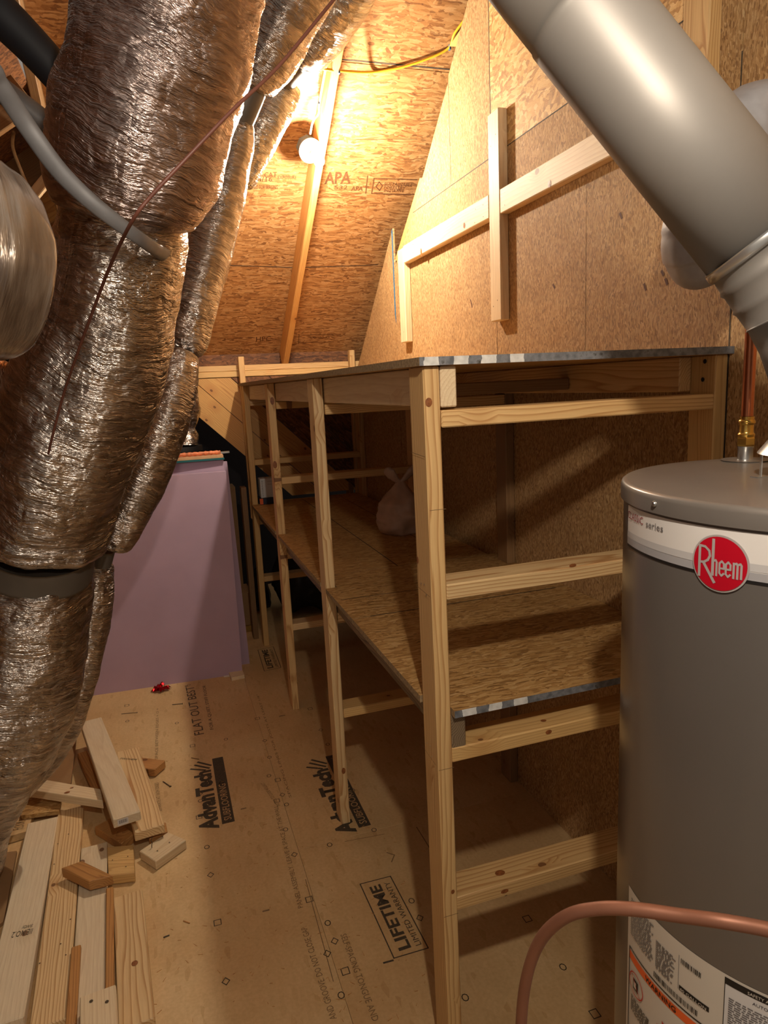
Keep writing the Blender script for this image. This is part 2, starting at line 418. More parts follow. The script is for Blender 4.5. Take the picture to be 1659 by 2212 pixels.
def taped():
    k = NT('clear_tape_over_foil'); k.set(Roughness=0.28, Metallic=0.35)
    uv = k.n('TexCoord').outputs['UV']
    mp = k.n('Mapping'); mp.inputs['Scale'].default_value = (26, 3.0, 1); mp.inputs['Rotation'].default_value = (0, 0, 0.08); k.l(uv, mp.inputs[0])
    a = k.n('TexNoise'); a.inputs['Scale'].default_value = 1; a.inputs['Detail'].default_value = 5; k.l(mp.outputs[0], a.inputs[0])
    col = k.ramp(a.outputs[0], [(0.3, srgb(74, 58, 46)), (0.47, srgb(124, 108, 92)), (0.6, srgb(160, 150, 140)), (0.67, srgb(196, 192, 188)), (0.72, srgb(190, 150, 96))])
    k.l(col, k.b.inputs['Base Color']); k.bump(a.outputs[0], 1.0, 0.02)
    k.b.inputs['Coat Weight'].default_value = 0.8; k.b.inputs['Coat Roughness'].default_value = 0.12
    return k.m
M['taped'] = taped()
M['collar'] = plain('grey_duct_tape', srgb(98, 92, 84), 0.5, 0.2, var=0.1)
M['grey_wrap'] = plain('grey_duct_wrap', srgb(158, 158, 162), 0.5, 0.15, var=0.12, sc=30)
M['black_foam'] = plain('black_pipe_foam', srgb(22, 26, 34), 0.62, var=0.2)
M['grey_strap'] = plain('grey_hanging_strap', srgb(112, 112, 114), 0.5, 0.2, var=0.15, sc=20)
M['wire_brown'] = plain('brown_wire', srgb(104, 62, 50), 0.5)
M['wire_yellow'] = plain('yellow_cable_jacket', srgb(226, 178, 40), 0.45, var=0.05)
M['wire_white'] = plain('white_cable_jacket', srgb(225, 222, 214), 0.45, var=0.05)
M['staple'] = plain('blue_staple', srgb(70, 100, 130), 0.4, var=0.1)
M['foam'] = plain('purple_foam_board', srgb(182, 156, 176), 0.62, var=0.05, sc=5)
M['foam_edge'] = plain('pale_foam_cut', srgb(206, 190, 150), 0.8)
M['heater'] = plain('heater_enamel', srgb(112, 108, 104), 0.3, 0.35, var=0.04, sc=4, Coat_Weight=0.3, Coat_Roughness=0.15)
M['heater_lid'] = plain('heater_lid_enamel', srgb(124, 118, 112), 0.34, 0.4, var=0.08, sc=9, Coat_Weight=0.3, Coat_Roughness=0.2)
M['label_white'] = plain('label_white', srgb(214, 210, 206), 0.45, var=0.02)
M['label_cream'] = plain('label_cream', srgb(210, 200, 184), 0.5, var=0.02)
M['label_grey'] = plain('label_pale_grey', srgb(184, 182, 182), 0.45, var=0.02)
M['label_grey2'] = plain('label_mid_grey', srgb(156, 155, 158), 0.45, var=0.02)
M['black'] = plain('black_ink', srgb(22, 20, 20), 0.5)
M['textgrey'] = plain('grey_ink', srgb(112, 108, 108), 0.5)
M['red'] = plain('badge_red', srgb(176, 10, 34), 0.35, var=0.05)
M['silver'] = plain('badge_silver', srgb(196, 190, 188), 0.35, 0.4, var=0.03)
M['darkred'] = plain('dark_red_ink', srgb(140, 30, 40), 0.5)
M['orange'] = plain('orange_ink', srgb(232, 100, 40), 0.5, var=0.05)
M['redink'] = plain('red_ink', srgb(190, 50, 40), 0.5)
M['galv'] = plain('galvanised_vent', srgb(134, 130, 125), 0.52, 0.4, var=0.07, sc=7)
M['galv_bright'] = plain('galvanised_bright', srgb(196, 196, 194), 0.28, 0.9, var=0.06, sc=10)
M['copper'] = plain('copper_pipe', srgb(190, 118, 84), 0.3, 0.95, var=0.12, sc=8)
M['copper_dull'] = plain('dull_copper_tube', srgb(146, 98, 76), 0.5, 0.4, var=0.1, sc=14)
M['brass'] = plain('brass', srgb(206, 166, 84), 0.25, 0.95, var=0.08)
M['steel'] = plain('steel', srgb(190, 190, 188), 0.3, 0.95, var=0.05)
M['nail'] = plain('nail_steel', srgb(110, 96, 80), 0.45, 0.8)
M['porcelain'] = plain('porcelain', srgb(196, 200, 200), 0.3, var=0.02)
M['boxblue'] = plain('blue_junction_box', srgb(60, 78, 96), 0.5)
M['void'] = plain('dark_space_black', srgb(24, 20, 26), 0.8)  # near-black closing sheets: the darkness of the open space is in their colour
M['bow'] = plain('red_foil_bow', srgb(176, 16, 30), 0.22, 0.7)
M['bag'] = plain('translucent_plastic_bag', srgb(196, 168, 150), 0.4, var=0.12, sc=16)
M['blackbag'] = plain('black_bag', srgb(20, 19, 22), 0.45)
M['carton_white'] = plain('white_carton', srgb(200, 204, 206), 0.6, var=0.03)
M['carton_tan'] = plain('tan_carton', srgb(150, 116, 78), 0.8, var=0.06)
M['green'] = plain('teal_board_edge', srgb(16, 92, 96), 0.6)
M['beige'] = plain('beige_board', srgb(206, 160, 118), 0.7)
M['orangewrap'] = plain('orange_wrap', srgb(222, 128, 84), 0.5, var=0.4, sc=45)
M['yellow_dark'] = plain('dull_yellow', srgb(150, 116, 50), 0.8)
M['knot'] = plain('knot_wood', srgb(140, 84, 44), 0.5, var=0.35, sc=150)
M['paper'] = plain('white_paper', srgb(220, 214, 206), 0.7)
M['blue_dark'] = plain('dark_blue_card', srgb(26, 34, 56), 0.6)
def emis(name, col, st):
    k = NT(name); k.b.inputs['Emission Color'].default_value = col; k.b.inputs['Emission Strength'].default_value = st
    k.b.inputs['Base Color'].default_value = (1, 1, 1, 1); return k.m
M['bulb1'] = emis('glowing_bulb_far', (1.0, 0.87, 0.70, 1), BULB_FAR)
M['bulb2'] = emis('glowing_bulb_near', (1.0, 0.86, 0.70, 1), BULB_NEAR)

# ------------------------------------------------------------------ layout numbers
XF, XW = 0.551, 1.373                     # front face of the shelf posts, face of the right wall
YS = [1.389, 2.486, 3.578, 4.630]         # near faces of the four shelf frames
Z_TOP, Z_MID = 1.815, 1.018
YK = 4.80                                 # knee wall
SL = 0.695                                # roof slope
rz = lambda y: 1.956+SL*(YK-y)            # underside of the rafters
dz = lambda y: 2.126+SL*(YK-y)            # underside of the deck

# ------------------------------------------------------------------ floor
fl = struct(empty('floor', (0.4, 2.5, -0.02)))
xs = 0.352
def fpanel(x0, x1, y0, y1): return box('subfloor_panel', x0+.0004, x1-.0004, y0+.0004, y1-.0004, -0.02, 0, M['floor'], fl, bev=0.0006)
pA = fpanel(-0.87, xs, -0.6, 6.3)
pB = fpanel(xs, 1.372, -0.6, 2.402); pC = fpanel(xs, 1.372, 2.402, 6.3)
pD = fpanel(-3.0, -0.87, -0.6, 6.3); pE = fpanel(1.372, 2.6, -0.6, 6.3)
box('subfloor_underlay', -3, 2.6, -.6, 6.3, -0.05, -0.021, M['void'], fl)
def FP(u, v): return at(u, v, z=0)
def fl_text(s, a, b, h, parent, mat='print', bold=0.0):
    return ftext('printed_lettering', s, FP(*a), FP(*b), h, M[mat], parent, bold=bold)
def logo(ax, y0, y1, parent, wbar=0.052):
    # brand print running away from the viewer, letters' heads to the left, solid bar under them
    A = Vector((ax, y0, 0)); B = Vector((ax, y1, 0))
    ftext('printed_lettering', 'AdvanTech', A, A+(B-A)*0.83, 0.082, M['print'], parent, bold=0.05)
    x = Vector((0, 1, 0))
    strip('printed_flourish', [[A+x*(y1-y0)*.86+Vector((-.01, 0, 0)), A+x*(y1-y0)*.95+Vector((-.07, 0, 0))],
                               [A+x*(y1-y0)*.90+Vector((0, 0, 0)), A+x*(y1-y0)*.99+Vector((-.055, 0, 0))],
                               [A+x*(y1-y0)*.84+Vector((-.03, 0, 0)), A+x*(y1-y0)*.90+Vector((-.09, 0, 0))]], 0.012, M['print'], parent)
    bar = [(ax+.012, y0+.02), (ax+.012+wbar, y0+.02), (ax+.012+wbar, y1), (ax+.012, y1)]
    pydata('printed_bar', [(p[0], p[1], 0.0005) for p in bar], [(0, 1, 2, 3)], M['print'], parent)
    ftext('printed_lettering', 'SUBFLOORING', (ax+.012+wbar*.8, y0+.04, 0), (ax+.012+wbar*.8, y0+.04+(y1-y0)*.5, 0), wbar*.6, M['tan'], parent, lift=0.0010)
logo(0.064+.008, 2.66, 3.23, pA)
logo(0.60, 2.42, 3.03, pC)
fl_text('FLAT OUT BEST"', (441, 1585), (418, 1478), 0.052, pA)
fl_text('FOR A QUIET, STIFF FLOOR', (463, 1575), (445, 1480), 0.022, pA)
def stamp(c0, c1, c2, parent, small=False):
    a, b, c = FP(*c0), FP(*c1), FP(*c2); d = b+(c-a)
    strip('printed_frame', [[a, b, d, c, a]], 0.004, M['print'], parent)
    w = (c-a); L = (b-a)
    ftext('printed_lettering', 'LIFETIME', a+w*.58+L*.06, a+w*.58+L*.93, w.length*.36, M['print'], parent, bold=0.03)
    ftext('printed_lettering', 'LIMITED WARRANTY', a+w*.88+L*.06, a+w*.88+L*.93, w.length*.17, M['print'], parent)
stamp((851, 2070), (778, 1910), (925, 2048), pB)
stamp((571, 1450), (557, 1404), (607, 1442), pC)
strip('printed_dash', [[FP(830, 2080), FP(848, 2075)]], 0.007, M['print'], pB)
# fine print beside the tongue-and-groove seam
fl_text('SELF-SPACING TONGUE AND', (735, 2020), (805, 2208), 0.020, pB, 'print_light')
fl_text('AND GROOVE. DO NOT CLOSE GAP.', (728, 2200), (662, 2000), 0.020, pA, 'print_light')
fl_text('PANEL ASSEMBLY. LEAVE A SPACE AT THE WALL', (655, 1960), (600, 1740), 0.018, pA, 'print_light')
fl_text('SPACING LINES FOR JOISTS AT LEAST 1/8"', (632, 1722), (560, 1500), 0.016, pA, 'print_light')
fl_text('INSTALL TO CODE AT LEAST', (606, 1740), (570, 1690), 0.016, pA, 'print_light')
fl_text('SEPARATE AT 16/24 EDGES', (350, 1752), (342, 1690), 0.017, pA, 'print_light')
fl_text('SPACE BETWEEN EDGES + O +', (341, 1640), (343, 1530), 0.014, pA, 'print_light')
marks = [(478, 1692, 'o'), (432, 1715, 'd'), (433, 1730, 'o'), (430, 1765, 's'), (447, 1830, 'o'), (455, 1890, 'd'), (470, 1993, 's'), (488, 2120, 'd'), (274, 1524, 's'), (275, 1558, 'o'),
         (556, 1552, 's'), (488, 1597, 'o'), (572, 1600, 'd'), (582, 1636, 'o'), (581, 1676, 'o'), (600, 1685, 's'), (610, 1717, 'd'), (598, 1730, 's'), (619, 1738, 'o'), (617, 1792, 'o'), (636, 1846, 'd'),
         (668, 1943, 's'), (708, 1994, 'o'), (723, 2033, 'd'), (707, 2060, 'd'), (746, 2098, 's'), (737, 2150, 'o'), (889, 1946, 'o'), (907, 1983, 'd'), (762, 1707, 'o'), (693, 1577, 'd'), (670, 1531, 's'),
         (708, 1608, 'o'), (712, 1825, 'o'), (808, 1793, 'o'), (1216, 2089, 'o'), (1005, 2155, 'o'), (1139, 1985, 's'), (1285, 2190, 's'), (1090, 1930, 'o'), (416, 1611, 's'), (382, 1562, 'o'), (408, 1480, 'o')]
segs = []
for u, v, k in marks:
    c = FP(u, v); r = 0.0115
    if k == 'o': pts = [(math.cos(i*PI/5)*r*.8, math.sin(i*PI/5)*r) for i in range(11)]
    elif k == 'd': pts = [(0, r*1.2), (r, 0), (0, -r*1.2), (-r, 0), (0, r*1.2)]
    else: pts = [(-r, -r*1.1), (r, -r*1.1), (r, r*1.1), (-r, r*1.1), (-r, -r*1.1)]
    segs.append([c+Vector((p[0], p[1], 0)) for p in pts])
mk = strip('printed_mark', segs, 0.0028, M['print'], pA)
strip('pencil_line', [[FP(745, 1818), FP(830, 1802)], [FP(660, 1900), FP(720, 2120)]], 0.0025, M['print_light'], pB)
strip('dark_scuff', [[FP(836, 1842), FP(852, 1847), FP(846, 1862)], [FP(900, 1787), FP(930, 1835)]], 0.004, M['print_light'], pC)

# ------------------------------------------------------------------ right wall
wr = struct(empty('wall_right', (XW+.006, 2.5, 0)))
def wpanel(pts, mat='osb_wall'): return prism('sheathing_panel', pts, 'x', XW, XW+.011, M[mat], wr)
wpanel([(4.79, 0), (4.79, 1.86), (4.618, 1.994), (3.866, 2.65), (3.866, 0)])
wpanel([(3.862, 0), (3.862, 2.43), (3.534, 2.653), (2.624, 2.653), (2.624, 0)])
wpanel([(2.62, 0), (2.62, 2.653), (1.392, 2.653), (1.392, 0)])
wpanel([(1.388, 0), (1.388, 2.653), (0.17, 2.653), (0.17, 0)])
wpanel([(0.166, 0), (0.166, 2.653), (-1.0, 2.653), (-1.0, 0)])
wpanel([(3.534, 2.657), (3.047, 3.085), (3.047, 2.657)])
wpanel([(3.043, 2.657), (3.043, 3.11), (2.652, 3.46), (2.652, 2.657)])
wpanel([(2.648, 2.657), (2.648, 3.47), (2.2, 3.86), (1.42, 4.2), (1.42, 2.657)], 'osb_upper')
wpanel([(1.416, 2.657), (1.416, 4.2), (-1.0, 4.2), (-1.0, 2.657)], 'osb_upper')
# dark lines drawn along the joints, chalk lines
NX = (-1, 0, 0)
def wl(pts, w=0.004, mat='chalk'):
    return strip('seam_line', [[Vector((XW, y, z)) for y, z in pts]], w, M[mat], wr, NX, 0.0006)
wl([(3.534, 2.655), (1.5, 2.655)]); wl([(3.045, 3.08), (3.045, 2.66)], .0035); wl([(2.65, 3.45), (2.65, 2.66)], .0045)
wl([(2.622, 2.65), (2.622, 1.86)], .002, 'print_roof'); wl([(2.0, 2.65), (2.0, 1.86)], .0015, 'print_roof'); wl([(1.39, 2.5), (1.39, 1.0)], .004)
for (u, v, h) in ((1392, 620, 10), (1438, 608, 8), (1017, 656, 14), (1340, 466, 8), (1195, 618, 6), (1430, 590, 6)):
    a_, b_ = at(u, v-h/2, x=XW), at(u+3, v+h/2, x=XW); wl([(a_.y, a_.z), (b_.y, b_.z)], .008, 'chip')
pydata('edge_paint', [(XW-.0006, 3.866, 2.65), (XW-.0006, 3.884, 2.635), (XW-.0006, 3.884, 2.18), (XW-.0006, 3.866, 2.12)], [(0, 1, 2, 3)], M['bluechalk'], wr)
# gable rafter behind the cut edge of the sheathing, and lumber behind the panels
for gpx in ([(907, 385), (853, 563), (905, 563), (960, 385)], [(971, 100), (1045, -12), (1130, -12), (1030, 100)]):
    gp = [at(u, v, x=XW+.014) for u, v in gpx]
    prism('gable_rafter', [(p.y, p.z) for p in gp], 'x', XW+.013, XW+.050, M['rafter'], wr)
# closing board behind the gable
prism('backing_sheet', [(4.79, 0), (4.79, 1.6), (2.6, 3.2), (2.0, 3.6), (-1, 4.2), (-1, 0)], 'x', XW+.055, XW+.065, M['void'], wr)

# things nailed on the wall: cleats and the stud
def cleat(name, y0, z0, y1, z1, w, label, mat='pine_pale', thick=.038, slant=None):
    o = lumber(name, (XW-thick/2-.0005, y0, z0), (XW-thick/2-.0005, y1, z1), w, thick, (-1, 0, 0), M[mat])
    return tag(o, label, 'board')
cleat('cleat_board', 2.556, 2.788, 2.556, 2.012, .089, 'upright pale cleat board crossing the long cleats in the middle of the wall')
cleat('cleat_board', 2.604, 2.458, 3.60, 2.458, .089, 'horizontal pale cleat board left of the upright one, reaching towards the roof slope')
cleat('cleat_board', 2.508, 2.452, 1.62, 2.452, .089, 'horizontal whitish cleat board running from the upright one behind the grey vent pipe')
cleat('cleat_board', 3.648, 2.495, 3.648, 2.005, .089, 'short upright cleat board at the far left end, just above the top shelf')
st = cleat('wall_stud', 1.50, 2.35, 1.50, 4.1, .089, 'golden pine stud running up the wall at the top right corner behind the vent pipe', 'pine')
strip('lumber_stamp', [[(XW-.0386, 3.585, 2.49), (XW-.0386, 3.585, 2.425)], [(XW-.0386, 3.575, 2.485), (XW-.0386, 3.575, 2.43)]], .004, M['print_light'], None, NX, .0006)
bpy.data.objects.remove(bpy.data.objects['lumber_stamp'])
# nail heads as parts of the cleats
def nails(parent, pts, n, r=.0028, mat='nail'):
    V = []; Fc = []; n = Vector(n).normalized(); a = n.orthogonal().normalized(); b = n.cross(a)
    for p in pts:
        k = len(V); p = Vector(p)
        V += [p+n*.0008+(a*math.cos(i*PI/4)+b*math.sin(i*PI/4))*r for i in range(8)]; Fc.append(tuple(range(k, k+8)))
    o = pydata('nail_head', V, Fc, M[mat], parent)
    if len(Fc) > 1: o['kind'] = 'stuff'
    return o
o = bpy.data.objects['cleat_board']; fx = XW-.0385
nails(o, [(fx, 2.535, 2.70), (fx, 2.575, 2.67), (fx, 2.54, 2.09), (fx, 2.575, 2.07)], NX)
nails(bpy.data.objects['cleat_board.001'], [(fx, 2.65, 2.475), (fx, 2.65, 2.43), (fx, 2.72, 2.475), (fx, 2.73, 2.425), (fx, 3.45, 2.48), (fx, 3.52, 2.47), (fx, 3.45, 2.44)], NX)
nails(bpy.data.objects['cleat_board.002'], [(fx, 2.47, 2.475), (fx, 2.47, 2.43)], NX)
nails(bpy.data.objects['cleat_board.003'], [(fx, 3.64, 2.06), (fx, 3.66, 2.40)], NX)

# ------------------------------------------------------------------ roof
ce = struct(empty('ceiling', (0.7, 3.5, 3.0)))
def deck(y0, y1, x0=-0.35, x1=2.3):
    g = .0015; t = .012
    V = []
    for x in (x0, x1):
        for (y, h) in ((y0+g, 0), (y1-g, 0), (y1-g, t), (y0+g, t)): V.append((x, y, dz(y)+h))
    pydata('deck_panel', V, [(0, 1, 2, 3), (7, 6, 5, 4), (0, 1, 5, 4), (1, 2, 6, 5), (2, 3, 7, 6), (3, 0, 4, 7)], M['osb_roof'], ce)
deck(0.9, 2.22); deck(2.22, 3.24); deck(3.24, 4.255); deck(4.255, 5.25)
ND = Vector((0, -SL, -1)).normalized()
def DP(u, v):
    q = ray(u, v); t = (2.126+SL*YK-CAM_H)/(q.z+SL*q.y); return EYE+q*t
strip('seam_line', [[DP(735, 128), DP(972, 150)]], .006, M['chalk'], ce, ND, .001)
strip('seam_line', [[DP(470, 572), DP(640, 578), DP(815, 572)]], .005, M['chalk'], ce, ND, .001)
strip('panel_line', [[DP(470, 305), DP(900, 300)], [DP(860, 386), DP(900, 388)]], .003, M['print_roof'], ce, ND, .001)
def rtext(s, u0, v0, u1, v1, h, bold=0.01):
    return ftext('printed_lettering', s, DP(u0, v0), DP(u1, v1), h, M['print_roof'], ce, ND, .001, bold)
rtext('APA', 700, 398, 757, 396, .075, .03); rtext('532', 722, 409, 750, 409, .026); rtext('APA', 758, 412, 783, 412, .03, .02)
rtext('SUSTAINABLE', 829, 401, 890, 403, .022); rtext('FORESTRY', 829, 408, 875, 409, .02); rtext('INITIATIVE', 829, 415, 872, 415, .02)
strip('printed_frame', [[DP(808, 385), DP(900, 388)], [DP(808, 385), DP(803, 416)], [DP(803, 418), DP(895, 420)], [DP(794, 380), DP(790, 417)], [DP(532, 378), DP(531, 410)]], .006, M['print_roof'], ce, ND, .001)
strip('printed_mark', [[DP(819, 393), DP(826, 401), DP(820, 411), DP(812, 403), DP(819, 393)]], .006, M['print_roof'], ce, ND, .001)
rtext('CAT', 571, 383, 598, 382, .03); rtext('24/16', 547, 392, 588, 392, .03); rtext('SIZED FOR SPACING', 541, 408, 600, 408, .024); rtext('1998', 545, 380, 566, 380, .02)
rtext('EXPOSURE', 600, 387, 640, 387, .022)
rtext('HPC', 553, 738, 585, 736, .05); rtext('SUSTAINABLE', 668, 731, 712, 730, .016); strip('printed_frame', [[DP(652, 724), DP(720, 722)], [DP(652, 740), DP(720, 738)], [DP(646, 722), DP(645, 742)]], .004, M['print_roof'], ce, ND, .001)
def rafter(x, y0=4.88, y1=2.0, mat='rafter', h=.14):
    c = h/2/math.cos(math.atan(SL))
    return lumber('rafter', (x, y0, rz(y0)+c), (x, y1, rz(y1)+c), .038, h, (0, SL, 1), M[mat], ce)
rafter(0.881); rafter(0.27); rafter(-0.34, mat='rafter_dark')
# slope on the left, behind the ducts: deck with rafters running up to the right
lz = lambda x: 3.28+.7*x
def ldeck(x0, x1, y0, y1):
    V = [(x, y, lz(x)+h) for h in (0, .012) for x, y in ((x0, y0), (x1, y0), (x1, y1), (x0, y1))]
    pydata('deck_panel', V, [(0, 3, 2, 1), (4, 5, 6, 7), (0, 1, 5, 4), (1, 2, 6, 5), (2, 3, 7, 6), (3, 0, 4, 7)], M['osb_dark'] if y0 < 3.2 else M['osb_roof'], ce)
for y0, y1 in ((0.3, 1.5), (1.5, 2.72), (2.72, 3.94), (3.94, 5.16), (5.16, 6.3)): ldeck(-2.6, -0.36, y0+.002, y1-.002)
for y in (1.75, 2.45, 3.15, 3.85, 4.55, 5.2):
    lumber('rafter', (-2.6, y, lz(-2.6)-.075), (-0.36, y, lz(-.36)-.075), .038, .14, (-.7, 0, 1), M['rafter_dark'] if y < 4 else M['rafter'], ce)

# ------------------------------------------------------------------ back (knee) wall
wb = struct(empty('wall_back', (0.7, YK, 0)))
lumber('top_plate', (-0.6, YK+.045, 1.937), (1.42, YK+.045, 1.937), .089, .038, (0, 0, 1), M['pine'], wb)
lumber('top_plate', (-0.6, YK+.045, 1.898), (1.42, YK+.045, 1.898), .089, .038, (0, 0, 1), M['pine_yellow'], wb)
def clip(poly, a, b, c):     # keep a*x+b*z<=c
    out = []
    for i in range(len(poly)):
        p, q = poly[i], poly[(i+1) % len(poly)]
        fp, fq = a*p[0]+b*p[1]-c, a*q[0]+b*q[1]-c
        if fp <= 0: out.append(p)
        if fp*fq < 0: t = fp/(fp-fq); out.append((p[0]+(q[0]-p[0])*t, p[1]+(q[1]-p[1])*t))
    return out
def diag(u, v): p = at(u, v, y=YK); return p.x+p.z
c0, c1, c2 = diag(485, 948), diag(480, 876), diag(638, 939)
lims = [c0, c1, c2, c2+(c2-c1), c2+2*(c2-c1), c2+3*(c2-c1)]
box0 = [(0.24, 1.03), (1.42, 1.03), (1.42, 1.875), (0.24, 1.875)]
for i in range(5):
    pl = clip(box0, 1, 1, lims[i+1]-.003); pl = clip(pl, -1, -1, -(lims[i]+.003))
    if i == 0: pl = clip(pl, -1, 0, -0.2)
    if len(pl) > 2:
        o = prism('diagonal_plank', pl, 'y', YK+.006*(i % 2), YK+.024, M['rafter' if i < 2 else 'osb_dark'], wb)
        G = Matrix.Translation((.8, YK, 1.4+.1*i)) @ frame((1, 0, -1), (0, -1, 0)).to_4x4(); o.data.transform(G.inverted()); o.matrix_basis = G
# deep dark space below and beyond
box('rear_sheathing', -3.0, 3.2, 6.2, 6.25, 0, 3.0, M['void'], wb)  # closing wall coloured near black to stand in for the unlit depth
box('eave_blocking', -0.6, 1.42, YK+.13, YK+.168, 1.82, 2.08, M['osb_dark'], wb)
lumber('cripple_stud', (0.52, YK+.045, 0), (0.52, YK+.045, 1.12), .089, .038, (1, 0, 0), M['rafter_dark'], wb)
lumber('cripple_stud', (1.30, YK+.045, 0), (1.30, YK+.045, 1.12), .089, .038, (1, 0, 0), M['rafter_dark'], wb)
wlft = struct(box('wall_left', -2.7, -2.66, -.6, 6.3, 0, 1.6, M['osb_dark']))

# ------------------------------------------------------------------ shelf unit
sh = tag(empty('storage_shelf', ((XF+XW)/2, 2.9, 0)), 'long two-level pine frame shelf unit with strand board decks along the right wall', 'shelf')
MP = M['pine']; mats = ['pine', 'pine_grain', 'pine', 'pine_yellow']
def post(p0, p1, mat='pine', name='post'):
    return lumber(name, p0, p1, .089, .038, (1, 0, 0), M[mat], sh)
# front posts: foot and head (x of the left face, y of the near face)
FOOT = [(0.556, 1.389), (0.551, 2.486), (0.556, 3.578), (0.551, 4.630)]
HEAD = [(0.549, 1.389), (0.547, 2.486), (0.549, 3.578), (0.553, 4.630)]
for i, ((fx0, fy), (hx, hy)) in enumerate(zip(FOOT, HEAD)):
    post((fx0+.019, fy+.0445, 0), (hx+.019, hy+.0445, Z_TOP), mats[i])
for i, y in enumerate(YS):
    post((XW-.0205, y+.0445, 0), (XW-.0205, y+.0445, Z_TOP), 'pine_yellow' if i == 0 else 'rafter_dark' if i == 1 else 'pine', 'wall_post')
lumber('end_post', (XF+.019, 4.765, 0.9), (XF+.019, 4.765, 2.01), .038, .05, (0, 1, 0), MP, sh)
lumber('end_post', (XW-.03, 4.765, 0.0), (XW-.03, 4.765, 2.03), .038, .05, (0, 1, 0), MP, sh)
RZ = [0.468, 0.876, 1.285, 1.681]
for i, y in enumerate(YS):
    for k, z in enumerate(RZ):
        if i == 1 and k == 2: continue
        x1 = XW-.0395
        m = ['pine', 'pine_yellow', 'pine_grain', 'pine'][(i+k) % 4]
        lumber('cross_rail', (XF+.0385, y+.0445, z+.019), (x1, y+.0445, z+.019), .088, .038, (0, 0, 1), M[m], sh)
# long beams under the decks
def beam(x, y0, y1, zt, mat, name='side_beam'): return lumber(name, (x+.019, y0, zt-.0445), (x+.019, y1, zt-.0445), .038, .089, (0, 0, 1), M[mat], sh)
beam(XF+.0395, 1.392, 4.72, Z_TOP-.001, 'pine_pale'); beam(XW-.0785, 1.47, 4.72, Z_TOP-.001, 'pine')
beam(XF+.0395, 1.392, 4.72, 0.9995, 'weathered'); beam(XW-.0785, 1.392, 4.72, 0.9995, 'pine')
for y in (2.0, 3.0, 4.1): lumber('joist', (XF+.078, y, Z_TOP-.06), (XW-.08, y, Z_TOP-.06), .038, .06, (0, 1, 0), M['rafter_dark'], sh)
# decks
def panel(pts, z0, z1, edge_near=False, mat='osb_shelf'):
    n = len(pts)
    v = [(x, y, z0) for x, y in pts]+[(x, y, z1) for x, y in pts]
    f = [tuple(range(n-1, -1, -1)), tuple(range(n, 2*n))]+[(i, (i+1) % n, n+(i+1) % n, n+i) for i in range(n)]
    me = bpy.data.meshes.new('deck_board'); me.from_pydata(v, [], f); me.update()
    o = finish('deck_board', me, [M[mat], M['paint_edge'], M['board_edge']], sh)
    for i in range(n):
        me.polygons[2+i].material_index = 1 if (edge_near and abs(pts[i][1]-pts[(i+1) % n][1]) < 1e-4 and i == n-1 or (edge_near and i == 0)) else 2
    return o
EX = XF-.004
def notch(y0, y1, xn=XF+.039):  # front edge with a notch round a post
    return [(EX, y0-.002), (xn, y0-.002), (xn, y1+.002), (EX, y1+.002)]
# top deck sits over the posts: two sheets; near one is 2.44 long
panel([(EX-.012, 1.372), (XW-.001, 1.372), (XW-.001, 3.62), (EX-.012, 3.62)], Z_TOP+.0005, Z_TOP+.0185, True)
panel([(EX-.012, 3.623), (XW-.001, 3.623), (XW-.001, 4.73), (EX-.012, 4.73)], Z_TOP+.0005, Z_TOP+.0185)
zt0, zt1 = 1.0, Z_MID
xi = XF+.041
panel([(xi, 1.372), (XW-.041, 1.372), (XW-.041, 1.48), (XW-.002, 1.48), (XW-.002, 2.10), (EX, 2.10), (EX, 1.482), (xi, 1.482)], zt0, zt1, True)
panel([(EX, 2.103), (XW-.002, 2.103), (XW-.002, 2.48), (XW-.042, 2.48), (XW-.042, 2.58), (XW-.002, 2.58), (XW-.002, 2.66), (EX, 2.66), (EX, 2.578), (xi, 2.578), (xi, 2.483), (EX, 2.483)], zt0, zt1)
panel([(EX, 2.663), (0.905, 2.663), (0.905, 4.73), (xi, 4.73), (xi, 4.627), (EX, 4.627), (EX, 3.67), (xi, 3.67), (xi, 3.575), (EX, 3.575)], zt0, zt1)
panel([(0.908, 2.663), (XW-.042, 2.663), (XW-.042, 4.73), (0.908, 4.73)], zt0, zt1)
strip('chalk_line', [[(EX+.02, 2.32, Z_MID), (XW-.05, 2.30, Z_MID)], [(1.17, 4.6, Z_MID), (1.17, 3.0, Z_MID)]], .004, M['chalk'], sh, (0, 0, 1), .0006)
strip('chalk_line', [[(xi+.02, 2.1015, Z_MID), (XW-.05, 2.1015, Z_MID)], [(.9065, 2.67, Z_MID), (.9065, 4.6, Z_MID)]], .005, M['chalk'], sh, (0, 0, 1), .0008)
# pencil marks and screw holes on the near post
NYm = (0, -1, 0)
PO = bpy.data.objects['post']
for z in (0.865, 0.462, 1.50): strip('pencil_line', [[(XF+.003, 1.389, z), (XF+.041, 1.389, z)]], .0012, M['print_light'], PO, NYm, .0005)
for z in (0.88, 1.30, 1.62): strip('pencil_line', [[(XF-.001, 1.39, z), (XF-.001, 1.478, z+.004)]], .0012, M['print_light'], PO, NX, .003)
nails(sh, [(XF-.0006+dx, 1.42+dy, z+dz_) for z in RZ for dx, dy, dz_ in ((0, 0, .01), (0, .03, .03), (0, .01, .033))], NX, .0022, 'steel')
nails(sh, [(XW-.0402, 1.425, 1.80), (XW-.0402, 1.43, 1.755)], NX, .006, 'black')

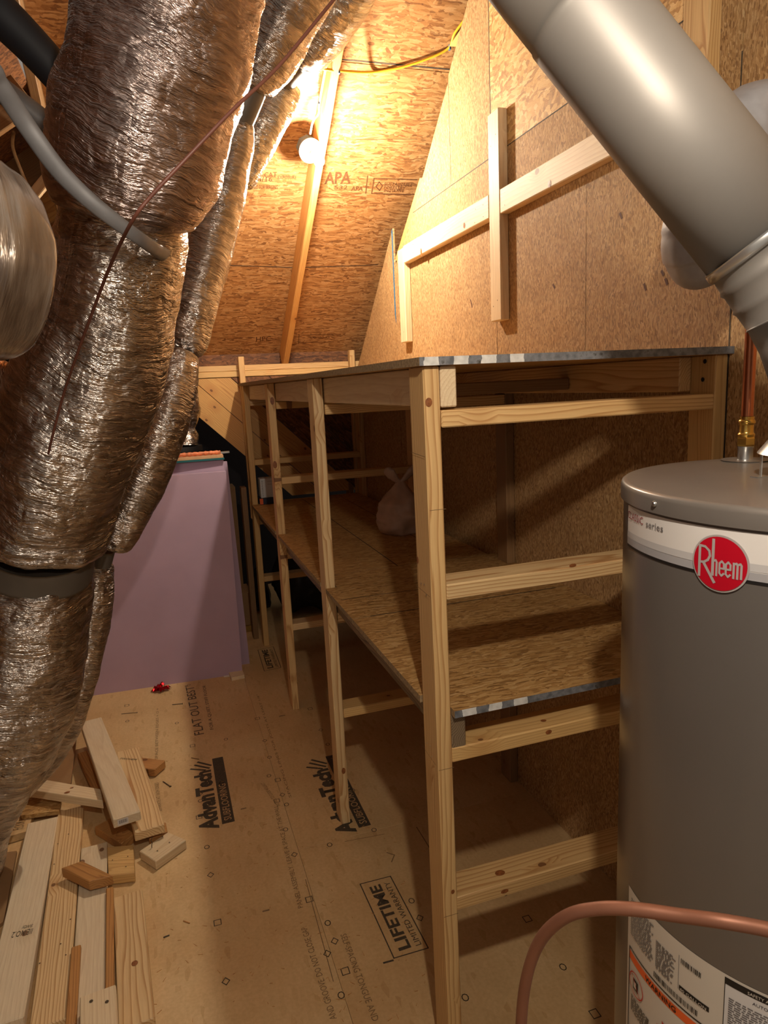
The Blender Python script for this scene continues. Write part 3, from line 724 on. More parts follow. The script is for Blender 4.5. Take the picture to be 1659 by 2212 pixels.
def knot(parent, p, n, rx, ry, mat='knot'):
    n = Vector(n).normalized(); p = Vector(p)
    a = (Vector((0, 0, 1))-n*n.z) if abs(n.z) < .9 else Vector((0, 1, 0)); a = (a-n*a.dot(n)).normalized(); b = n.cross(a)
    V = [p+n*.0012]+[p+n*.0007+a*rx*math.cos(i*PI/7)+b*ry*math.sin(i*PI/7) for i in range(14)]
    return pydata('knot', V, [(0, 1+i, 1+(i+1) % 14) for i in range(14)], M[mat], parent)
B = bpy.data.objects
for (u, v, rx, ry) in ((926, 869, .010, .008), (978, 1926, .006, .005)): knot(B['post'], at(u, v, y=1.3885), NYm, rx, ry)
for (u, v, rx, ry) in ((896, 868, .011, .006), (903, 1210, .009, .005)): knot(B['post'], at(u, v, x=.5505), NX, rx, ry)
knot(B['post.001'], at(742, 1665, y=2.4855), NYm, .014, .008)
for u, v in ((588, 866), (594, 1004)): knot(B['post.002'], at(u, v, y=3.5775), NYm, .020, .011)
rails = sorted([o for o in B if o.name.startswith('cross_rail')], key=lambda o: (o.matrix_basis.translation.y, o.matrix_basis.translation.z))
knot(rails[1], at(1185, 1581, y=1.389), NYm, .006, .009); knot(rails[0], at(1090, 1925, y=1.389), NYm, .006, .011)
knot(rails[0], at(1080, 1886, z=.5062), (0, 0, 1), .010, .014); knot(rails[1], at(1174, 1557, z=.9142), (0, 0, 1), .006, .008)
knot(rails[2], at(1237, 1221, y=1.389), NYm, .004, .010)
knot(B['cleat_board.002'], at(1187, 397, x=XW-.0386), NX, .012, .010); knot(B['cleat_board.001'], at(1003, 487, x=XW-.0386), NX, .012, .010)
knot(B['cleat_board'], at(1102, 295, y=2.5112), NYm, .012, .010); knot(B['cleat_board.001'], at(910, 545, x=XW-.0386), NX, .020, .010)

# ------------------------------------------------------------------ lamps
disc = at(670, 325, y=3.44); bul = at(687, 345, y=3.345); ax = (bul-disc).normalized()
def lamp(pos, axd, mat, label, dist=.135):
    t = tag(empty('bulb_holder', pos), label, 'lamp')
    q = lambda h: Vector(pos)
    lathe('lampholder_disc', [(0, 0), (.056, 0), (.057, .006), (.052, .014), (.034, .020), (.024, .034), (.022, .042), (0, .042)], M['porcelain'], t, pos, axd, 32)
    lathe('junction_box', [(0, -.062), (.050, -.062), (.053, -.056), (.053, -.001), (0, -.001)], M['boxblue'], t, pos, axd, 8, smooth=False)
    b = Vector(pos)+Vector(axd)*dist
    lathe('light_bulb', [(0, .025)]+[(.025*math.sin(a), .025*math.cos(a)) for a in [PI*i/10 for i in range(1, 8)]]+[(.014, -.030), (.012, -.052), (0, -.052)], mat, t, b, axd, 20)
    lathe('bulb_socket', [(0, -.086), (.019, -.086), (.019, -.054), (0, -.054)], M['porcelain'], t, b, axd, 20)
    return t
lamp(disc, ax, M['bulb1'], 'white porcelain lampholder with a glowing bare bulb on the far rafter')
lamp(NEAR_LAMP+Vector((0, 0, .12)), (0, 0, -1), M['bulb2'], 'overhead porcelain lampholder with a bare bulb above the viewer')

# ------------------------------------------------------------------ cables
def cable(name, pts, r, mat, label, cat='cable'):
    o = tube(name, pts, r, M[mat]); return tag(o, label, cat)
off = ND*0.012
cable('yellow_cable', [at(684, 147, y=3.12), at(735, 153, y=3.14), DP(800, 152)+off, DP(860, 143)+off, DP(925, 122)+off, DP(968, 100)+off, DP(980, 70)+off, DP(1005, 35)+off, DP(1035, -10)+off], .0058, 'wire_yellow', 'yellow cable looping across the underside of the roof deck to the rafter')
wc = [at(712, 106, y=3.0), at(703, 150, y=3.13), at(690, 222, y=3.33), at(688, 245, y=3.36), at(676, 262, y=3.37), at(670, 290, y=3.40)]
cable('white_cable', wc, .0045, 'wire_white', 'white cable running down the rafter to the bulb holder')
cable('thin_brown_wire', [at(u, v, d=d) for u, v, d in ((760, -50, 1.3), (700, 25, 1.25), (600, 145, 1.2), (500, 240, 1.15), (400, 345, 1.13), (325, 425, 1.13), (284, 480, 1.15), (240, 570, 1.3), (205, 660, 1.45), (165, 770, 1.6), (135, 860, 1.72), (108, 965, 1.84), (92, 1040, 2.0), (88, 1090, 2.12))], .0032, 'wire_brown', 'thin brown wire hanging diagonally in front of the foil ducts')
for k, p in enumerate((at(732, 153, y=3.13), DP(970, 98)+off)):
    o = box('cable_staple', p.x-.004, p.x+.004, p.y-.008, p.y+.008, p.z-.012, p.z+.01, M['staple'], bev=.001)
    tag(o, ('blue staple holding the yellow cable to the rafter', 'blue staple holding the yellow cable at the gable sheathing')[k], 'staple')
p = at(689, 221, y=3.325); tag(box('cable_staple', p.x-.004, p.x+.004, p.y-.008, p.y+.008, p.z-.01, p.z+.008, M['staple'], bev=.001), 'blue staple holding the white cable above the bulb', 'staple')

# ------------------------------------------------------------------ foil ducts
def sleeve(name, pts, mat, parent, seg=72, amp=1.0, taper=(1, 1), sub=26, seed=0):
    """pts: (u, v, radius in px, depth) -> tube with wrinkled jacket and gathered ends"""
    P = []
    for u, v, r, d in pts:
        c = at(u, v, d=d); P.append((c.x, c.y, c.z, r*d/F_PX))
    P = catmull(P, sub); n = len(P)
    Q = []
    for i, p in enumerate(P):
        e0 = i/(n-1); k = 1.0
        if taper[0]: k *= 1-.34*math.exp(-e0*n/4.0)
        if taper[1]: k *= 1-.34*math.exp(-(1-e0)*n/4.0)
        Q.append((p[0], p[1], p[2], p[3]*k))
    R = max(p[3] for p in P)
    def lum(L, a, e):
        ca, sa = math.cos(a), math.sin(a)
        v1 = noise.noise(Vector((L*7+seed, ca*1.3, sa*1.3)))
        v2 = noise.noise(Vector((L*22+seed*2, ca*2.2, sa*2.2)))
        v3 = abs(noise.noise(Vector((L*55+seed*3+1.5*v2, ca*3.4+v1, sa*3.4))))
        v4 = noise.noise(Vector((L*12+seed, ca*5, sa*5)))
        endk = 1+2.0*(math.exp(-e*9) if taper[0] else 0)+2.0*(math.exp(-(1-e)*9) if taper[1] else 0)
        return amp*R*(.075*v1+.022*v2*endk-.022*v3*endk+.012*v4*endk)
    return sweep(name, Q, mat, parent, seg, lum)
def collar(pts, parent, mat='collar', name='duct_collar', amp=0):
    P = []
    for u, v, r, d in pts:
        c = at(u, v, d=d); P.append((c.x, c.y, c.z, r*d/F_PX))
    return sweep(name, catmull(P, 4), M[mat], parent, 32, uv=False)
d1 = tag(empty('foil_duct', at(60, 1750, d=2.5)), 'widest foil-wrapped duct sweeping from the top edge down the left side to the floor', 'duct')
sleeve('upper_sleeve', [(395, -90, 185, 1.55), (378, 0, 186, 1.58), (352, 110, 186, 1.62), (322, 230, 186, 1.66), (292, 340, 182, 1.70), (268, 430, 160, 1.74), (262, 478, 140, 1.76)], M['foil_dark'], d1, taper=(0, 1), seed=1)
sleeve('middle_sleeve', [(268, 440, 128, 1.80), (262, 520, 134, 1.84), (252, 610, 136, 1.88), (225, 720, 142, 1.94), (188, 830, 150, 2.0), (150, 940, 152, 2.06), (118, 1040, 146, 2.12), (98, 1120, 136, 2.18), (88, 1185, 122, 2.22)], M['foil'], d1, taper=(0, 1), seed=5, amp=1.15)
collar([(86, 1180, 112, 2.24), (84, 1205, 112, 2.26), (80, 1235, 112, 2.28)], d1)
sleeve('lower_sleeve', [(78, 1222, 118, 2.27), (76, 1270, 118, 2.3), (66, 1370, 118, 2.35), (48, 1470, 118, 2.4), (20, 1570, 116, 2.45), (-30, 1660, 112, 2.5), (-90, 1770, 112, 2.50), (-120, 1880, 110, 2.46)], M['foil'], d1, taper=(1, 0), seed=9, amp=1.3)
d2 = tag(empty('foil_duct', at(150, 1640, d=2.7)), 'foil-wrapped duct just right of the widest one, grazing the purple foam board', 'duct')
sleeve('upper_sleeve', [(690, -120, 80, 2.2), (650, -40, 78, 2.25), (612, 40, 74, 2.3), (575, 120, 66, 2.35), (545, 185, 52, 2.4)], M['foil'], d2, taper=(0, 1), seed=12)
collar([(540, 190, 36, 2.42), (524, 235, 34, 2.44), (510, 265, 34, 2.46)], d2)
sleeve('middle_sleeve', [(512, 255, 40, 2.46), (500, 320, 46, 2.48), (478, 420, 52, 2.5), (452, 520, 54, 2.5), (430, 610, 52, 2.5), (412, 690, 48, 2.5), (396, 765, 44, 2.5)], M['foil'], d2, seed=14)
sleeve('lower_sleeve', [(392, 760, 42, 2.46), (372, 850, 50, 2.44), (340, 950, 54, 2.44), (300, 1050, 52, 2.46), (262, 1130, 48, 2.5), (240, 1180, 40, 2.52)], M['foil'], d2, seed=16)
collar([(222, 1185, 26, 2.54), (212, 1225, 26, 2.56)], d2)
sleeve('foot_sleeve', [(208, 1215, 38, 2.56), (203, 1290, 40, 2.58), (185, 1390, 42, 2.6), (158, 1490, 42, 2.62), (120, 1590, 42, 2.64), (60, 1670, 42, 2.64), (-40, 1760, 42, 2.62), (-80, 1850, 42, 2.66)], M['foil'], d2, taper=(1, 0), seed=18, amp=1.3)
d3 = tag(empty('foil_duct', at(540, 390, d=3.0)), 'rightmost foil-wrapped duct under the roof peak with a bare grey joint', 'duct')
sleeve('upper_sleeve', [(790, -90, 62, 2.3), (765, -50, 62, 2.4), (722, 20, 60, 2.5), (684, 80, 54, 2.6), (655, 125, 46, 2.68)], M['foil_silver'], d3, taper=(0, 1), seed=21)
collar([(650, 128, 28, 2.70), (628, 152, 28, 2.74), (610, 175, 28, 2.78)], d3)
sleeve('lower_sleeve', [(616, 172, 44, 2.82), (592, 225, 46, 2.84), (566, 285, 42, 2.86), (540, 345, 36, 2.88), (520, 400, 30, 2.9)], M['foil_silver'], d3, seed=23)
d4 = tag(empty('foil_duct', at(0, 570, d=1.3)), 'large rounded duct end wrapped in clear tape at the left edge', 'duct')
cA = [(-760, 470, 190, 1.05), (-540, 480, 190, 1.08), (-330, 500, 190, 1.12), (-230, 525, 200, 1.16), (-140, 545, 212, 1.2), (-70, 562, 214, 1.24), (-20, 573, 206, 1.27), (22, 582, 180, 1.30), (50, 588, 132, 1.32), (62, 592, 60, 1.33)]
P = []
for u, v, r, d in cA:
    c = at(u, v, d=d); P.append((c.x, c.y, c.z, r*d/F_PX))
sweep('taped_jacket', catmull(P, 14), M['taped'], d4, 64, lambda L, a, e: .012*noise.noise(Vector((L*10, math.cos(a)*1.5, math.sin(a)*1.5)))-.008*abs(noise.noise(Vector((L*30, math.cos(a)*2, math.sin(a)*2)))))
d5 = tag(empty('foil_duct', at(0, 830, d=2.0)), 'small coppery foil duct end below the clear-taped duct', 'duct')
sleeve('jacket', [(-500, 760, 60, 1.8), (-300, 785, 60, 1.86), (-160, 800, 60, 1.9), (-80, 815, 60, 1.93), (-20, 825, 56, 1.96), (10, 830, 48, 1.98), (28, 833, 32, 2.0)], M['foil_copper'], d5, taper=(0, 1), seed=31)
d6 = tag(empty('foil_duct', at(392, 968, y=4.62)), 'far crumpled foil duct boot standing on top of the foam board stack', 'duct')
yb = 4.62
def bootpath(L): return [tuple(at(u, v, y=yb))+(r*4.6/F_PX,) for u, v, r in L]
sweep('boot_jacket', catmull([(p[0], p[1], p[2], p[3]) for p in bootpath([(385, 800, 30), (394, 820, 28), (402, 840, 26), (392, 870, 38), (390, 900, 40), (388, 925, 30), (390, 945, 38), (390, 958, 40)])], 8), M['foil_silver'], d6, 40, lambda L, a, e: .02*noise.noise(Vector((L*14, math.cos(a)*2, math.sin(a)*2)))-.012*abs(noise.noise(Vector((L*60, math.cos(a)*3, math.sin(a)*3)))))
tube('black_strap', [at(425, 800, y=yb-.13), at(420, 835, y=yb-.14), at(410, 862, y=yb-.15), at(398, 872, y=yb-.15)], .012, M['black_foam'], d6)
lathe('black_base', [(0, 0), (.14, 0), (.14, .03), (0, .03)], M['black'], d6, at(390, 974, y=yb), (0, 0, 1), 24)
# strap, pipes upper left
def ribbon(name, pts, w, mat, label, cat, d_off=0):
    P = [tuple(at(u, v, d=d))+(ww*d/F_PX,) for u, v, d, ww in pts]
    P = [(a_, b_, c_, q_*.82) for a_, b_, c_, q_ in P]
    o = sweep(name, catmull(P, 6), M[mat], None, 14, flat=.38, uv=False, squash=tuple(-FW), capr=0)
    return tag(o, label, cat)
ribbon('hanging_strap', [(-400, -180, 1.25, 30), (-60, 110, 1.32, 30), (0, 185, 1.36, 26), (60, 275, 1.42, 25), (125, 365, 1.46, 24), (190, 430, 1.49, 22), (250, 478, 1.53, 20), (300, 514, 1.58, 18), (335, 538, 1.68, 18), (370, 560, 1.85, 18)], 0, 'grey_strap', 'grey strap slanting down across the junction of the ducts', 'strap')
def pipe(name, pts, mat, label, cat='pipe', seg=20):
    P = [tuple(at(u, v, d=d))+(r*d/F_PX,) for u, v, r, d in pts]
    return tag(sweep(name, catmull(P, 6), M[mat], None, seg, uv=False), label, cat)
pipe('insulated_pipe', [(-260, -190, 46, 1.6), (-90, -50, 46, 1.85), (0, 30, 44, 1.9), (80, 110, 40, 1.95), (150, 190, 38, 2.0), (215, 275, 38, 2.05)], 'black_foam', 'thick black insulated pipe slanting down at the top left corner')
pipe('grey_pipe', [(-220, 10, 26, 1.9), (-40, 160, 26, 2.1), (30, 215, 26, 2.15), (100, 270, 26, 2.2), (170, 330, 26, 2.25)], 'grey_strap', 'grey pipe slanting behind the strap at the upper left')
p = at(38, 268, d=2.0); lathe('screw_eye', [(0, 0), (.007, 0), (.009, .006), (.007, .012), (0, .014)], M['steel'], None, p, -FW, 12)
tag(bpy.data.objects['screw_eye'], 'small shiny screw eye by the left end of the strap', 'screw')
cable('thin_dark_wire', [at(30, 285, d=2.1), at(28, 320, d=2.15), at(48, 375, d=2.2), at(64, 410, d=2.2), at(72, 430, d=2.2), at(80, 470, d=2.2)], .005, 'rafter_dark', 'thin dark strap hanging from the screw eye in the left corner', 'strap')
b0, b1 = at(66, 430, d=2.7), at(122, 362, d=2.7)
tag(lumber('brace_board', b0+(b0-b1)*.6, b1+(b1-b0)*1.5, .045, .02, -FW, M['pine_pale']), 'pale lath slanting between the clear-taped duct and the widest foil duct', 'board')

# ------------------------------------------------------------------ foam boards and what lies on them
def slab4(name, pl, t, mat, label, cat, group=None, parent=None):
    """front face corners (tl, tr, br, bl) and thickness away from the viewer (+Y)"""
    P = [Vector(p) for p in pl]; Q = [p+Vector((0, t, 0)) for p in P]
    o = pydata(name, P+Q, [(0, 3, 2, 1), (4, 5, 6, 7), (0, 1, 5, 4), (1, 2, 6, 5), (2, 3, 7, 6), (3, 0, 4, 7)], mat, parent)
    if label: tag(o, label, cat, group)
    return o
zf = 1.305
slab4('foam_board', [(-.72, 4.30, zf), (.362, 4.235, zf), (.350, 4.215, 0), (-.72, 4.28, 0)], .05, M['foam'], 'front purple foam insulation board standing upright behind the foil ducts', 'foam board')
slab4('foam_board', [(-.72, 4.36, 1.372), (.358, 4.295, 1.372), (.35, 4.275, .0), (-.72, 4.34, 0)], .03, M['foam'], 'taller purple foam board showing as a strip above the front one', 'foam board')
slab4('foam_board', [(-.3, 4.40, 1.352), (.384, 4.352, 1.352), (.415, 4.362, 0), (-.3, 4.41, 0)], .05, M['foam'], 'rear purple foam board sticking out furthest to the right', 'foam board')
def stack(name, x0, x1, y0, y1, z0, z1, mat, label, cat='board'):
    return tag(box(name, x0, x1, y0, y1, z0, z1, M[mat], bev=.001), label, cat)
stack('teal_board', -.10, .362, 4.27, 4.47, 1.3745, 1.386, 'green', 'thin teal-edged board lying on top of the foam boards')
stack('beige_board', -.10, .358, 4.28, 4.46, 1.3865, 1.404, 'beige', 'beige board lying on the teal-edged board')
a, b = Vector((-.10, 4.315, 1.4185)), Vector((.345, 4.315, 1.4185))
o = sweep('orange_tube', [tuple(a+(b-a)*i/40)+(.0115+.0022*math.sin(i*2.2),) for i in range(41)], M['orangewrap'], None, 12, uv=False); tag(o, 'orange crinkled tube lying along the top of the foam boards', 'tube')
stack('metal_strip', .10, .355, 4.40, 4.43, 1.4045, 1.416, 'steel', 'thin grey metal strip behind the orange tube', 'strip')
stack('metal_strip', .20, .405, 4.36, 4.385, 1.4045, 1.416, 'steel', 'grey metal strip sticking out past the orange tube', 'strip')
cable('black_hook', [at(383, 966, y=4.26), at(380, 980, y=4.24), at(367, 987, y=4.24), at(345, 982, y=4.25)], .008, 'black_foam', 'black bent cable end hanging over the foam boards', 'cable')

# small things on the floor by the foam
bowc = FP(346, 1486)-Vector((0, .045, 0))
bt = tag(empty('gift_bow', bowc), 'shiny red gift bow lying in front of the purple foam board', 'bow')
for i in range(14):
    a = i*2.4; r = .045+.012*((i*7) % 3); h = .012+.02*((i*5) % 4)/3
    d = Vector((math.cos(a), math.sin(a)*.7, 0)); s = Vector((-d.y, d.x, 0)).normalized()*.011
    V = []
    for t, hh, ww in ((0.1, .004, .3), (.4, h*1.0, 1.0), (.75, h*1.1, 1.1), (1, h*.5, .1)):
        V += [bowc+d*r*t+s*ww+Vector((0, 0, hh)), bowc+d*r*t-s*ww+Vector((0, 0, hh)), bowc+d*r*t+Vector((0, 0, hh+.009*ww))]
    Fc = []
    for q in range(3): Fc += [(3*q, 3*q+2, 3*q+5, 3*q+3), (3*q+2, 3*q+1, 3*q+4, 3*q+5), (3*q+1, 3*q, 3*q+3, 3*q+4)]
    pydata('bow_loop', V, Fc, M['bow'], bt)
def flat(name, px, z, t, mat, label, cat):
    P = [at(u, v, z=z) for u, v in px]; n = len(P); Q = [p-Vector((0, 0, t)) for p in P]
    f = [tuple(range(n)), tuple(range(2*n-1, n-1, -1))]+[(i, (i+1) % n, n+(i+1) % n, n+i) for i in range(n)]
    return tag(pydata(name, P+Q, f, M[mat]), label, cat)
flat('wood_shim', [(494, 1452), (524, 1448), (528, 1458), (500, 1464)], .022, .0215, 'pine_pale', 'small pale wood shim at the foot of the purple foam boards', 'wood scrap')
flat('paper_scrap', [(479, 1453), (496, 1450), (499, 1460), (484, 1462)], .004, .0035, 'paper', 'scrap of white paper left of the wood shim', 'paper')
flat('paper_scrap', [(184, 1499), (196, 1489), (209, 1490), (206, 1497), (186, 1506)], .006, .0055, 'paper', 'crumpled white scrap beside the foot of the foil duct', 'paper')
# things seen through the shelf
def cartons():
    y = 4.60
    a, b = at(561, 1035, y=y), at(587, 1074, y=y)
    tag(box('carton', a.x, b.x+.05, y, y+.1, b.z, a.z, M['carton_white'], bev=.002), 'white printed carton on the far end of the middle shelf', 'box')
    o = bpy.data.objects['carton']
    ftext('printed_lettering', 'STORAGE', (a.x+.018, y, b.z+.01), (a.x+.018, y, a.z-.01), .008, M['textgrey'], o, NYm)
    strip('printed_line', [[(a.x+.05, y, a.z-.02), (a.x+.09, y, a.z-.02)], [(a.x+.05, y, a.z-.04), (a.x+.08, y, a.z-.04)]], .002, M['textgrey'], o, NYm)
    c = b.z-.001
    tag(box('flat_box', a.x-.012, b.x+.06, y-.01, y+.11, Z_MID+.0005, c, M['blue_dark'], bev=.002), 'dark blue flat box with an orange corner under the white carton', 'box')
    o2 = bpy.data.objects['flat_box']; box('orange_corner', a.x-.012, a.x+.01, y-.0115, y-.0101, Z_MID+.004, c-.002, M['orange'], o2)
cartons()
c = at(868, 1140, z=Z_MID+.02)
c.z = Z_MID; bagt = tag(empty('plastic_bag', c), 'knotted translucent plastic bag of scraps on the middle shelf against the wall', 'bag')
V = []; Fc = []; n1_, n2_ = 26, 36
for i in range(n1_+1):
    t = i/n1_
    prof = (.085+.035*math.sin(min(1, t*2.2)*PI*.5))*(1-max(0, (t-.35)/.65)**1.3)+.014
    for j in range(n2_):
        a = 2*PI*j/n2_
        r = max(.006, prof*(1+.32*noise.noise(Vector((math.cos(a)*1.6, math.sin(a)*1.6, t*4)))+.12*noise.noise(Vector((math.cos(a)*5, math.sin(a)*5, t*9)))))
        V.append(c+Vector((r*math.cos(a), r*math.sin(a), .001+t*.27)))
for i in range(n1_):
    for j in range(n2_): k = (j+1) % n2_; Fc.append((i*n2_+j, i*n2_+k, (i+1)*n2_+k, (i+1)*n2_+j))
Fc += [tuple(range(n2_-1, -1, -1)), tuple(range(n1_*n2_, (n1_+1)*n2_))]
pydata('bag_body', V, Fc, M['bag'], bagt, smooth=True)
for s in (-1, 1):
    sweep('knot_ear', catmull([tuple(c+Vector((0, 0, .26)))+(.012,), tuple(c+Vector((s*.03, -.01, .285)))+(.022,), tuple(c+Vector((s*.06, -.015, .32)))+(.03,), tuple(c+Vector((s*.07, -.015, .345)))+(.012,)], 5), M['bag'], bagt, 16, lambda L, a, e: .006*noise.noise(Vector((L*60, math.cos(a)*3, math.sin(a)*3))), uv=False, flat=.5)
def lump(name, c, rx, ry, rz_, mat, label, cat, seed=0):
    bm = bmesh.new(); bmesh.ops.create_icosphere(bm, subdivisions=4, radius=1)
    for v in bm.verts:
        k = 1+.28*noise.noise(v.co*1.7+Vector((seed, 0, 0)))+.1*noise.noise(v.co*5)
        v.co = Vector((v.co.x*rx*k, v.co.y*ry*k, max(-.62, v.co.z)*rz_*k))
    mz = min(v.co.z for v in bm.verts)
    for v in bm.verts: v.co.z -= mz
    me = bpy.data.meshes.new(name); bm.to_mesh(me); bm.free()
    for p_ in me.polygons: p_.use_smooth = True
    return tag(finish(name, me, M[mat], None, Matrix.Translation(c)), label, cat)
q = FP(655, 1360); q.y += .55; q.x += .18; q.z = 0
lump('garbage_bag', Vector((1.05, 5.3, 0)), .28, .25, .42, 'blackbag', 'big black bag in the dark space behind the lower shelf', 'bag', 2)
lump('garbage_bag', Vector((.66, 5.5, 0)), .08, .12, .2, 'blackbag', 'small black bag beside the big one in the dark corner', 'bag', 6)
bx = at(535, 1372, z=0)
tag(box('cardboard_box', .40, .53, 5.0, 5.25, .045, .30, M['carton_tan'], bev=.003), 'dim tan carton standing in the gap between foam boards and shelf', 'box')
tag(box('yellow_block', .385, .54, 4.98, 5.24, 0.0, .044, M['yellow_dark'], bev=.003), 'dull yellow block under the dim tan carton', 'block')
tag(box('cardboard_box', .36, .52, 5.4, 5.6, .0, 1.05, M['carton_tan'], bev=.003), 'tall dim cardboard sheet box further back in the dark gap', 'box')

# ------------------------------------------------------------------ lumber pile
T2 = .038
def LB(name, px, z, t, mat, label, cat='board', zs=None):
    zz = zs or [z]*4
    P = [at(u, v, z=q) for (u, v), q in zip(px, zz)]
    o = lumber_top(name, P[0], P[1], P[2], P[3], t, M[mat]); return tag(o, label, cat)
def LQ(name, px, z, t, mat, label, cat='board', zs=None, long=0):
    """offcut whose top face has these four corners (going round); grain runs along edge 0-1 or 1-2"""
    zz = zs or [z]*4
    P = [at(u, v, z=q) for (u, v), q in zip(px, zz)]
    n = (P[1]-P[0]).cross(P[3]-P[0]).normalized()
    if n.z < 0: n = -n
    d = (P[1]-P[0]) if long == 0 else (P[2]-P[1])
    mw = Matrix.Translation(sum(P, Vector())/4) @ frame(d, n).to_4x4(); iv = mw.inverted()
    V = [iv @ p for p in P]+[iv @ (p-n*t) for p in P]
    me = bpy.data.meshes.new(name); me.from_pydata([tuple(v) for v in V], [], [(0, 1, 2, 3), (7, 6, 5, 4), (0, 4, 5, 1), (1, 5, 6, 2), (2, 6, 7, 3), (3, 7, 4, 0)]); me.update()
    bm = bmesh.new(); bm.from_mesh(me); bmesh.ops.recalc_face_normals(bm, faces=bm.faces)
    bmesh.ops.bevel(bm, geom=list(bm.edges), offset=.0025, segments=1, affect='EDGES'); bm.to_mesh(me); bm.free()
    return tag(finish(name, me, M[mat], None, mw), label, cat)
# order of corners: far-left, far-right, near-right, near-left of the top face
bA = LB('pine_board', [(67, 1781), (119, 1760), (54, 2212), (-50, 2212)], T2, T2-.001, 'pine_white', 'leftmost long pale board on the floor, stamped NO.2')
bB = LB('pine_board', [(126, 1750), (180, 1742), (141, 2212), (68, 2212)], T2, T2-.001, 'pine_grain', 'long grainy board lying second from the left on the floor')
bC = LB('pine_board', [(177, 1832), (230, 1818), (226, 2212), (150, 2212)], T2, T2-.001, 'pine_white', 'long whitish board lying between the grainy board and the strip on edge')
LB('pine_strip', [(229, 1918), (245, 1914), (246, 2212), (228, 2212)], T2+.0185, .018, 'pine_brown', 'narrow brown strip lying beside the rightmost long board', 'strip')
LB('pine_strip', [(156, 2042), (173, 2042), (164, 2212), (141, 2212)], T2+.0185, .018, 'pine_brown', 'short brown strip lying on the gap left of the whitish board', 'strip')
bQ = LB('pine_board', [(247, 1937), (305, 1922), (335, 2212), (256, 2212)], T2, T2-.001, 'pine_grain', 'rightmost long board on the floor with a big knot and arched grain')
bO = LB('pine_block', [(177, 2143), (246, 2135), (254, 2230), (174, 2230)], T2*2+.016, T2, 'pine_pale', 'pale block with two screws at the bottom edge, on top of the long boards', 'wood scrap')
LQ('cross_board', [(83, 1681), (217, 1704), (222, 1730), (60, 1705)], .115, T2, 'pine_pale', 'pale board with two knots lying crosswise below the foil duct')
bD = LB('diagonal_board', [(177, 1552), (215, 1557), (298, 1763), (250, 1760)], .16, T2, 'pine_white', 'whitish board with a barcode end leaning diagonally over the scrap pile', zs=[.155, .155, .17, .17])
bE = LB('stamped_board', [(248, 1617), (297, 1622), (351, 1787), (295, 1792)], .09, T2, 'pine_grain', 'honey-coloured board with wavy grain and a stamp, right of the barcode board', zs=[.085, .085, .10, .10])
LB('under_board', [(168, 1628), (187, 1620), (232, 1712), (210, 1724)], .06, T2, 'pine_brown', 'shaded board poking out at the left under the barcode board')
LQ('pine_block', [(299, 1635), (357, 1642), (334, 1662), (300, 1660)], T2+.006, T2, 'pine_brown', 'pinkish wood block half hidden behind the honey-coloured board', 'wood scrap')
LQ('pine_block', [(204, 1786), (240, 1766), (291, 1800), (262, 1822)], T2+.001, T2, 'pine_brown', 'shaded wood block lying under the barcode end of the diagonal board', 'wood scrap')
LQ('pine_block', [(320, 1778), (358, 1776), (362, 1796), (322, 1812)], T2+.001, T2, 'pine_brown', 'wood block supporting the near end of the honey-coloured board', 'wood scrap')
bI = LQ('pine_block', [(363, 1797), (402, 1814), (336, 1861), (301, 1838)], T2+.003, T2, 'pine_pale', 'pale wood block with a bent nail, rightmost on the bare floor', 'wood scrap', long=1)
bK = LQ('pine_block', [(231, 1829), (288, 1825), (291, 1886), (234, 1892)], T2+.003, T2, 'pine_yellow', 'yellow wood block lying beside the end of the whitish board', 'wood scrap')
bJ = LQ('pine_block', [(177, 1859), (244, 1891), (192, 1904), (132, 1875)], T2*2+.012, T2, 'pine_brown', 'dark brown wood block lying askew on top of the long boards', 'wood scrap')
flat('strand_board_scrap', [(52, 1722), (132, 1728), (128, 1751), (46, 1762)], .055, .018, 'osb_shelf', 'dark rough strand board scrap beneath the crosswise board', 'wood scrap')
flat('brown_sheet', [(100, 1570), (167, 1570), (153, 1692), (40, 1690)], .045, .018, 'carton_tan', 'dusty brown panel offcut lying between the foil duct and the barcode board', 'panel')
fpan = flat('printed_panel', [(10, 1715), (82, 1722), (60, 1795), (-8, 1815)], .034, .03, 'floor', 'subfloor offcut with dark printed lettering left of the long boards', 'panel')
flat('tan_panel', [(-60, 1850), (36, 1838), (8, 1990), (-60, 2040)], .014, .013, 'carton_tan', 'tan panel offcut at the left edge beside the leftmost long board', 'panel')
A_, B_ = at(18, 1785, z=.0342), at(30, 1740, z=.0342); ftext('printed_lettering', 'AdvanTech', A_, B_, .05, M['print'], fpan, bold=.02)
A_, B_ = at(50, 1790, z=.0342), at(56, 1772, z=.0342); ftext('printed_lettering', 'FLOOR', A_, B_, .04, M['print_light'], fpan)
